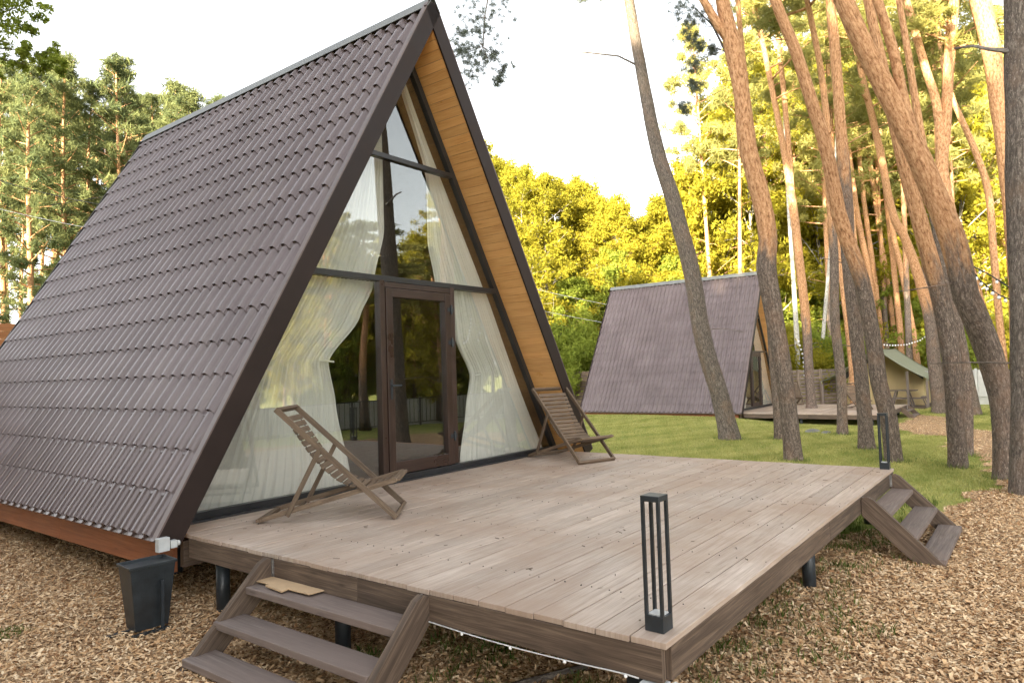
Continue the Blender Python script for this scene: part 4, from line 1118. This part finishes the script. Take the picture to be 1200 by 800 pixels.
fg_pine([(1176, 470, 12), (1160, 400, 13), (1140, 330, 14), (1120, 275, 16), (1104, 208, 16), (1108, 150, 13), (1113, 60, 13), (1118, 0, 13)], 20, 'forked orange pine behind the largest leaning trunk', 1.6, 'bark', 15,
        fork=[[(1105, 200, 13), (1098, 125, 11), (1083, 75, 10), (1062, 0, 9)]], twigs=10)
fg_pine([(1180, 470, 8), (1179, 445, 8), (1170, 362, 9), (1164, 290, 9), (1158, 225, 9), (1142, 175, 8), (1112, 104, 7), (1100, 40, 6)], 24, 'slim bright orange pine left of the trunk at the right edge', .2, 'bark', 16, twigs=8, seg=10)
for (pts, D, lab, hz) in [
    ([(1024, 402+20, 9), (1024, 380, 9), (1016, 310, 8), (1004, 250, 8), (990, 150, 7), (972, 60, 6)], 41, 'orange pine rising left of the tent ridge', 1.5),
    ([(1034, 425, 7), (1032, 390, 7), (1024, 320, 7), (1013, 240, 6), (1000, 120, 6), (985, 20, 5)], 42, 'thin trunk above the left half of the tent roof', 2.5),
    ([(1049, 425, 7), (1046, 380, 7), (1038, 320, 7), (1029, 260, 6), (1016, 160, 6), (1003, 30, 5)], 42.5, 'thin trunk above the middle of the tent roof', 2.5),
    ([(1057, 430, 8), (1055, 390, 8), (1050, 340, 7), (1043, 270, 7), (1030, 150, 6), (1020, 20, 5)], 40.5, 'reddish trunk above the tent behind the string lights', 1.0),
    ([(1077, 440, 8), (1070, 390, 8), (1059, 330, 7), (1046, 270, 7), (1035, 190, 6), (1022, 60, 6)], 40, 'leaning trunk above the right slope of the tent roof', 1.5),
    ([(998, 430, 8), (993, 380, 8), (986, 320, 8), (981, 260, 7), (975, 180, 7), (970, 60, 6)], 30, 'bright orange trunk between the two dark pines left of the lamp', .0),
]: fg_pine(pts, D, lab, hz, 'bark', 15, twigs=6, seg=10)
for (pts, D, lab) in [([(935, 440, 6), (934, 400, 6), (930, 330, 5), (925, 260, 4), (922, 200, 4)], 34, 'white birch trunk seen left of the pine in the far deck'),
                      ([(962, 440, 4.5), (964, 400, 4.5), (969, 340, 4), (974, 280, 3.5), (978, 200, 3)], 35, 'thin white birch trunk leaning right beyond the far deck')]:
    base = Vector(gp(pts[0][0], D)); P = [Vector((0, 0, -.1))]+[Vector(tuple(at(u, v, D)))-base for u, v, w in pts]; R = [pts[0][2]*D/F0/2]+[w*D/F0/2 for u, v, w in pts]
    t = empty('birch_tree', tuple(base), 0, lab, 'birch'); mb = MB()
    P.append(P[-1]+(P[-1]-P[-2])*1.5); R.append(.02); mb.tube(P, R, 8, [.9]*len(P)); mb.build('trunk', M['birch'], t, True)
    Q, Fc, rn = leaf_cloud(np.array([tuple(P[-1]+Vector((random.gauss(0, 1.1), random.gauss(0, 1.1), random.gauss(-.6, 1.3)))) for _ in range(60)]), np.full(60, .4), 40, .07, .9, 1.2)
    link('crown', npmesh('crown', Q, Fc, M['leaf'], rn), t)

def foot_grass():
    vs = []; rn = []
    for (bx, by, r) in BASES:
        if 19.4 < bx < 25.8 and -1.6 < by: continue
        n = 150; a = RNG.uniform(0, 2*PI, n); rr = r*1.05+np.abs(RNG.normal(0, .13, n)); x = bx+np.cos(a)*rr; y = by+np.sin(a)*rr; h = RNG.uniform(.04, .14, n)*(1-.5*np.clip((rr-r)/.4, 0, 1))
        b_ = RNG.uniform(0, 2*PI, n); w = .0035*(1+.06*math.hypot(bx-CX, by-CY)); t_ = RNG.uniform(0, 2*PI, n)
        c = np.stack([x, y, gz(x, y)-.01], 1); dx = np.stack([np.cos(t_)*w, np.sin(t_)*w, 0*a], 1); top = c+np.stack([np.cos(b_)*h*.5, np.sin(b_)*h*.5, h], 1)
        vs.append(np.stack([c-dx, c+dx, top], 1).reshape(-1, 3)); rn.append(RNG.random(n))
    V = np.concatenate(vs); tag(link('foot_grass', npmesh('foot_grass', V, np.arange(len(V)).reshape(-1, 3), M['grassdk'], np.concatenate(rn))), 'taller grass left unmown round the feet of the pines', 'grass', kind='stuff')
foot_grass()
# near birch whose hanging branches enter at the top left
base = Vector((-9.2, 3.5, -.57))
def bxy(u, v, D): return Vector(tuple(at(u, v, D)))
base = Vector(gp(-150, 11.5))
t = empty('birch_tree', tuple(base), 0, 'near leafy birch whose branches hang into the top left corner', 'birch')
mb = MB(); mb.tube([(0, 0, -.1), (.1, 0, 2), (.15, .1, 5), (.2, 0, 8), (.1, .1, 11)], [.17, .15, .12, .08, .03], 12, [.7]*5, noise=.04); mb.build('trunk', M['birch'], t, True)
cents = []; rads = []; mb = MB(); q0 = Vector((.2, 0, 7.6))
cl = [(5, 12, 24), (22, 8, 20), (40, 12, 12), (12, 35, 22), (-10, 30, 30), (-15, 0, 30), (30, 35, 10), (4, 60, 16), (-12, 75, 22), (35, 60, 12), (50, 66, 10), (60, 62, 9), (68, 75, 9), (46, 76, 10), (20, 72, 12), (-40, 40, 34), (-50, -10, 36), (10, -30, 34), (-30, 90, 16), (72, 84, 5), (-5, 92, 10)]
for (u, v, rp) in cl:
    c = bxy(u, v, 11.5)-base; limb(mb, q0.lerp(c, .35) if random.random() < .6 else q0, c, .014, .003, .18, 6, 5, .5)
    for j in range(6): cents.append(c+Vector([random.gauss(0, 1)*rp*11.5/F0*.5 for _ in range(3)])); rads.append(rp*11.5/F0*.5)
for k in range(60): cents.append(Vector((random.gauss(0, 1.0)-.6, random.gauss(0, 1.0), random.uniform(6.5, 11)))); rads.append(.5)
for (u, v) in ((-15, 20), (-40, 50), (-60, -20), (30, 5)):
    limb(mb, Vector((.2, .0, 7.45)), bxy(u, v, 11.5)-base, .03, .006, .1, 6, 6, .4)
Q, Fc, rn = leaf_cloud(np.array([tuple(c) for c in cents]), np.array(rads), 46, .033, .9, 1.25)
cr = link('crown', npmesh('crown', Q, Fc, M['leafdk'], rn), t); mb.build('branches', M['twig'], cr, True)

# ------------------------------------------------------------------ tent
TX, TZ = 30.0, -.93
RY = .14; RZ = 1.68
LY, LZ, RYY, RZZ = 2.43, .24, -1.81, .29
t = empty('canvas_tent', (TX, RY, TZ), 0, 'cream canvas safari tent with a grey green flysheet on a low platform', 'tent')
def T(x, y, z): return (x, y-RY, z-TZ)
Ld = 4.6
for (ya, za, mat) in ((RYY, RZZ, 'fly'), (LY, LZ, 'fly')):
    mb = MB(); sgn = 1 if ya < RY else -1
    n = 8; V = []
    for i in range(n+1):
        for j in range(n+1):
            x = -1.1+(Ld+1.1)*i/n; s_ = j/n; y = RY+(ya-RY)*s_; z = RZ+(za-RZ)*s_-.09*math.sin(PI*s_)*(1 if True else 0)-.03*math.sin(PI*i/n)
            V.append(T(x, y, z))
    V = np.array(V); i = (np.arange(n)[:, None]*(n+1)+np.arange(n)[None, :]); Fc = np.stack([i, i+n+1, i+n+2, i+1], -1).reshape(-1, 4)
    o = link('flysheet', npmesh('flysheet', V, Fc, M[mat], np.random.rand(len(Fc)), V[:, :2], True), t); so = o.modifiers.new('solid', 'SOLIDIFY'); so.thickness = .015
    mb = MB(); mb.bar(T(-1.105, ya, za-.05), T(Ld, ya, za-.05), .012, .11); mb.build('valance', M[mat], t)
mb = MB(); mb.box((Ld/2-.5, .3, -.06), (Ld+1.6, 4.3, .12)); mb.build('platform', M['beam'], t)
# walls: sides and back, front gable with an open triangular doorway
wl, wr = LY-.35, RYY+.3
for yy, zz in ((wl, LZ+.12), (wr, RZZ+.12)):
    mb = MB(); mb.prism([T(.4, yy, TZ+.02), T(Ld-.2, yy, TZ+.02), T(Ld-.2, yy, zz), T(.4, yy, zz)], (0, 1, 0), .02); mb.build('side_wall', M['canvas'], t)
mb = MB(); mb.prism([T(Ld-.3, wl, TZ+.02), T(Ld-.3, wr, TZ+.02), T(Ld-.3, wr, RZZ+.1), T(Ld-.3, RY, RZ-.12), T(Ld-.3, wl, LZ+.1)], (1, 0, 0), .02); mb.build('back_wall', M['canvas'], t)
mb = MB(); mb.prism([T(.9, wl, TZ+.02), T(.9, wr, TZ+.02), T(.9, wr, RZZ+.1), T(.9, RY, RZ-.15), T(.9, wl, LZ+.1)], (1, 0, 0), .02); mb.build('inner_wall', M['canvas'], t)
mb = MB(); mb.prism([T(.35, RY, RZ-.12), T(.35, RY-.12, RZ-.22), T(.35, wr, .22), T(.35, wr, RZZ+.1)], (1, 0, 0), .02); mb.prism([T(.35, RY, RZ-.12), T(.35, wl, LZ+.1), T(.35, wl, .0), T(.35, RY+.35, RZ-.5)], (1, 0, 0), .02); mb.build('awning_flap', M['dkcanvas'], t)
mb = MB(); mb.prism([T(.36, wr, .2), T(.36, wr+.35, -.1), T(.36, wr+.42, TZ+.02), T(.36, wr, TZ+.02)], (1, 0, 0), .03)
mb.build('door_curtain', M['canvas'], t)
mb = MB(); mb.prism([T(.36, wl, .1), T(.36, wl-.3, -.1), T(.36, wl-.35, TZ+.02), T(.36, wl, TZ+.02)], (1, 0, 0), .03); mb.build('door_curtain', M['canvas'], t)
for (x, y, z) in ((-.95, RYY+.02, RZZ-.02), (-.95, LY-.02, LZ-.02), (-.95, RYY+.75, .62), (-.95, LY-.9, .66), (1.3, RYY+.02, RZZ-.02), (3.4, RYY+.02, RZZ-.02)):
    mb = MB(); mb.bar(T(x, y, TZ+.005), T(x, y, z), .09, .09, (1, 0, 0)); mb.build('pole', M['step'], t)
mb = MB(); mb.bar(T(-1.1, RY, RZ-.06), T(Ld, RY, RZ-.06), .08, .08); mb.build('ridge_pole', M['step'], t)
# picnic table
t = empty('picnic_table', (TX-.35, -.75, TZ+.004), 0, 'dark picnic table with benches in the mouth of the tent', 'table')
mb = MB(); mb.box((0, 0, .70), (.7, 1.15, .04)); mb.build('tabletop', M['step'], t, bevel=.004)
for sx in (-1, 1):
    mb = MB(); mb.box((0+sx*.0, sx*.85, .42), (.7, .22, .04)); mb.build('bench', M['step'], t, bevel=.004)
    for sy in (-1, 1):
        mb = MB(); mb.bar((sx*.28, sy*.22, .68), (sx*.28, sy*.42, 0.0), .06, .04, (1, 0, 0)); mb.build('leg', M['step'], t)
        mb = MB(); mb.bar((sx*.28, sy*.80, .40), (sx*.28, sy*.95, .0), .05, .04, (1, 0, 0)); mb.build('bench_leg', M['step'], t)
    mb = MB(); mb.bar((sx*.28, -.9, .35), (sx*.28, .9, .35), .05, .04); mb.build('brace', M['step'], t)

# ------------------------------------------------------------------ fences, shed
def fence_boards(p0, p1, h, pw, gap, mat, label, name='fence', horizontal=False, post=2.2, th=.025, cat='fence', zb=None):
    a = Vector((p0[0], p0[1], 0)); b = Vector((p1[0], p1[1], 0)); L = (b-a).length; d = (b-a)/L
    zb = float(min(gz(*p0), gz(*p1))) if zb is None else zb
    t = empty(name, (a.x, a.y, zb), math.atan2(d.y, d.x), label, cat)
    mb = MB()
    if horizontal:
        k = 0; z = .06
        while z < h-.02:
            n = int(L/post)
            for i in range(n+1):
                x0 = i*post; x1 = min(L, (i+1)*post)
                if x1-x0 > .05: mb.box(((x0+x1)/2, random.uniform(-.01, .01), z+pw/2), (x1-x0-.004, th, pw))
            z += pw+gap
    else:
        x = 0
        while x < L: mb.box((x+pw/2, (0 if int(x/(pw+gap)) % 2 else th*.8), h/2), (pw, th, h)); x += pw+gap
        mb.box((L/2, -.05, h*.25), (L, .04, .06)); mb.box((L/2, -.05, h*.8), (L, .04, .06))
    mb.build('panel', mat, t)
    x = 0
    while x <= L+.01:
        mb = MB(); mb.box((x, -.07, h/2+.02), (.09, .09, h+.08)); mb.build('post', mat, t); x += post*(1 if L < 40 else 2)
    return t
fence_boards(gp(905, 31)[:2], gp(1062, 36)[:2], 1.75, .13, .03, M['oldfence'], 'woven brown wooden fence between the far cabin and the tent', horizontal=True, post=1.6)
fence_boards(gp(1060, 33.5)[:2], gp(1330, 27)[:2], 1.55, .2, .0, M['whitefence'], 'pale metal sheet fence at the right beyond the pines', th=.012, post=3)
fence_boards(gp(600, 38)[:2], gp(735, 31.5)[:2], 1.75, .15, .012, M['beam'], 'dark brown board fence seen between the two cabins', horizontal=True)
Pa = on(-30, 385, 1, 9.5); 
fence_boards((-4.5, 9.5), (1.5, 9.5), float(on(5, 386, 1, 9.5)[2]+.62), .14, .006, M['orangewood'], 'orange stained board fence behind the left rear of the near cabin', horizontal=True, zb=-.62)
# white fence and railing behind the viewer (mirrored in the door)
fence_boards((2, -13.5), (34, -13.5), 1.25, .2, .0, M['whitefence'], 'pale fence behind the viewer mirrored in the cabin door', th=.012, post=3)
t = empty('railing', (3, -11.6, -.6), 0, 'thin black railing behind the viewer mirrored in the cabin door', 'railing')
mb = MB(); mb.box((9, 0, .95), (18, .04, .03)); mb.box((9, 0, .12), (18, .03, .03)); mb.build('rail', M['black'], t)
mb = MB(); k = 0
for i in range(90): mb.box((i*.2+.1, 0, .53), (.014, .014, .82))
mb.build('bars', M['black'], t)
for i in range(7):
    mb = MB(); mb.box((i*3, 0, .48), (.05, .05, .98)); mb.build('post', M['black'], t)
for k in range(26):
    x = 1.5+k*1.25; y = random.uniform(-19, -15.5)
    put_tree(random.choice([BUSH, DECS[3], DECS[3]]), (x, y, -.6), random.uniform(0, 6.3), random.uniform(.32, .5) if k % 3 else .42, 'low green growth behind the viewer seen only mirrored in the glass', 'bush', GB)
# pine trunks near, mirrored in the glass
for i, (x, y, r) in enumerate(((10.2, -12.4, .2), (7.2, -14.0, .16), (14.5, -12.8, .17), (4.2, -12.8, .12), (17, -14.6, .2))):
    tt = empty('pine_tree', (x, y, -.62), i, ['straight dark', 'thin', 'slightly bent', 'nearest', 'farthest'][i]+' pine trunk behind the viewer mirrored in the door glass', 'pine', GB)
    link('trunk', PINES[2][1], tt); link('crown', PINES[2][2], tt); tt.scale = (r/.16*.8, r/.16*.8, .42)

# shed
c = gp(655, 40); shz = float(at(660, 444, 40)[2])
t = empty('shed', (c[0], c[1], c[2]), 0, 'beige clad shed with a dark flat roof behind the brown fence', 'shed')
e1 = at(684, 417, 40); e0 = at(600, 407, 40)
L = float(np.linalg.norm((e1-e0)[:2])); ang = math.atan2(e1[1]-e0[1], e1[0]-e0[0]); t.location = (e0[0], e0[1], c[2]); t.rotation_euler = (0, 0, ang); hh = float(e1[2]-c[2])
mb = MB(); n = 22
for k in range(n): 
    z = hh*k/n; mb.hexa([(0, -.012, z), (L, -.012, z), (L, 2.5, z), (0, 2.5, z), (0, .0, z+hh/n), (L, .0, z+hh/n), (L, 2.5, z+hh/n), (0, 2.5, z+hh/n)])
mb.build('wall', M['shed'], t)
mb = MB(); mb.box((L/2, 1.2, hh+.06), (L+.4, 3.0, .13)); mb.build('roof', M['frame'], t)
mb = MB(); mb.box((L-.02, -.03, hh/2), (.16, .05, hh)); mb.build('corner_trim', M['frame'], t)

# ------------------------------------------------------------------ wires and string lights
def wire(p, q, sag, r, label, mat='wire', name='power_cable', cat='cable'):
    mb = MB(); p = Vector(tuple(p)); q = Vector(tuple(q)); n = 24
    mb.tube([p.lerp(q, i/n)-Vector((0, 0, sag*4*(i/n)*(1-i/n))) for i in range(n+1)], [r]*(n+1), 5)
    return tag(mb.build(name, M[mat], None, True), label, cat)
wire(at(-60, 192, 20), at(420, 235, 22), .9, .012, 'dark overhead cable crossing the pines at the upper left')
wire(at(60, 240, 21), at(330, 165, 24), .3, .010, 'second dark cable rising towards the near cabin roof')
wire(at(-60, 230, 22), at(400, 300, 25), .4, .009, 'pale overhead cable below the dark one at the left', 'wirew')
wire(at(560, 322, 33), at(800, 372, 37), .15, .012, 'pale cable strung behind the near cabin towards the far cabin', 'wirew')
wire(at(560, 347, 33), at(800, 392, 37), .15, .010, 'lower pale cable strung between the two cabins', 'wirew')
def lights(pts, D, n, label, br, sock=True, wr=.008):
    P = [Vector(tuple(at(u, v, D+dd))) for u, v, dd in pts]
    Ls = [0]
    for i in range(1, len(P)): Ls.append(Ls[-1]+(P[i]-P[i-1]).length)
    def pt(s):
        for i in range(1, len(P)):
            if s <= Ls[i]+1e-6:
                return P[i-1].lerp(P[i], (s-Ls[i-1])/(Ls[i]-Ls[i-1]))
        return P[-1]
    o0 = P[0]; t = empty('string_lights', tuple(o0), 0, label, 'string lights', 'strings of bulbs')
    mb = MB(); m_ = 40; mb.tube([pt(Ls[-1]*i/m_)-o0 for i in range(m_+1)], [wr]*(m_+1), 5); mb.build('cable', M['wire'], t, True)
    for k in range(n):
        p = pt(Ls[-1]*(k+.5)/n)-o0; 
        mb = MB(); sphere(mb, (p.x, p.y, p.z-br*1.9), br, 10, 8, (1, 1, 1.1)); b = mb.build('bulb', M['bulb'], t, True)
        if sock: mb = MB(); mb.tube([(p.x, p.y, p.z-br*1.15), (p.x, p.y, p.z+br*.2)], [br*.6, br*.5], 8); mb.build('socket', M['wire'], b, True)
lights([(1136, 312, 0), (1148, 328, 0), (1160, 338, 0), (1172, 346, 0), (1184, 351, 0), (1200, 354, 0), (1225, 354, 0)], 10.5, 12, 'string of round white bulbs sagging by the leaning pine at the right', .026)
lights([(1138, 311, .4), (1160, 322, .4), (1185, 338, .4), (1215, 358, .4)], 10.5, 4, 'straighter dark cable with few bulbs just above the other string', .024, wr=.011)
lights([(1022, 398, 0), (1033, 402, 0), (1048, 403, 0), (1062, 402, 0), (1078, 397, 0), (1088, 390, 0), (1096, 376, 0)], 28, 26, 'thin string of tiny lights sagging above the tent ridge', .032, False, .006)
lights([(935, 395, 0), (941, 415, 0), (943, 440, 0)], 27, 9, 'short row of tiny lights hanging by the pine in the far deck', .04, False, .006)

# a few stones / debris on the lawn by the far deck, low slat of hatch on the chips
for i, (u, v, s_) in enumerate(((952, 506, .26), (968, 507, .16))):
    P = ground_hit(u, v); mb = MB(); sphere(mb, (0, 0, 0), s_, 12, 8, (1.4, .8, .35)); o = mb.build('stone', M['stone'], None, True); o.location = tuple(P)
    tag(o, ['flat grey stone in the lawn before the far deck', 'smaller grey stone touching the flat one in the lawn'][i], 'stone')
P = on(650, 792, 2, -.54)
mb = MB(); mb.tube([tuple(on(u, v, 2, -.545)) for u, v in ((590, 806), (640, 793), (690, 780), (735, 776))], [.02, .022, .02, .014], 8); tag(mb.build('fallen_branch', M['barkg'], None, True), 'thick bent stick lying in the shade under the near deck edge', 'branch')

# ------------------------------------------------------------------ light
AZ, EL = math.radians(-98), math.radians(14.5)
S = Vector((math.sin(AZ)*math.cos(EL), math.cos(AZ)*math.cos(EL), math.sin(EL)))
ld = bpy.data.lights.new('sun', 'SUN'); ld.energy = 5.0; ld.angle = math.radians(.6); ld.color = (1, .84, .57)
lo = bpy.data.objects.new('sun', ld); C.objects.link(lo); lo.rotation_euler = S.to_track_quat('Z', 'Y').to_euler()
w = bpy.data.worlds.new('World'); SC.world = w; w.use_nodes = True; nt = w.node_tree; q = N(nt)
bg = nt.nodes['Background']
sky = nt.nodes.new('ShaderNodeTexSky'); sky.sky_type = 'NISHITA'; sky.sun_disc = False; sky.sun_elevation = EL; sky.sun_rotation = AZ % (2*PI); sky.dust_density = 2.5; sky.air_density = 1.0; sky.ozone_density = 1.0
bw = q.n('ShaderNodeRGBToBW'); q.link(sky.outputs[0], bw.inputs[0])
cc = q.n('ShaderNodeCombineColor', ins={0: q.math('MULTIPLY', bw.outputs[0], 1.01), 1: bw.outputs[0], 2: q.math('MULTIPLY', bw.outputs[0], .97)})
q.link(q.mix(.84, sky.outputs[0], cc.outputs[0]), bg.inputs[0]); bg.inputs[1].default_value = .15
SC.view_settings.view_transform = 'Standard'; SC.view_settings.look = 'None'; SC.view_settings.gamma = 1; SC.view_settings.exposure = 2.85

SC.cycles.max_bounces = 7; SC.cycles.transparent_max_bounces = 12; SC.cycles.diffuse_bounces = 3; SC.cycles.glossy_bounces = 3
SC.cycles.use_denoising = True; SC.cycles.caustics_reflective = False; SC.cycles.caustics_refractive = False
SC.cycles.sample_clamp_indirect = 8
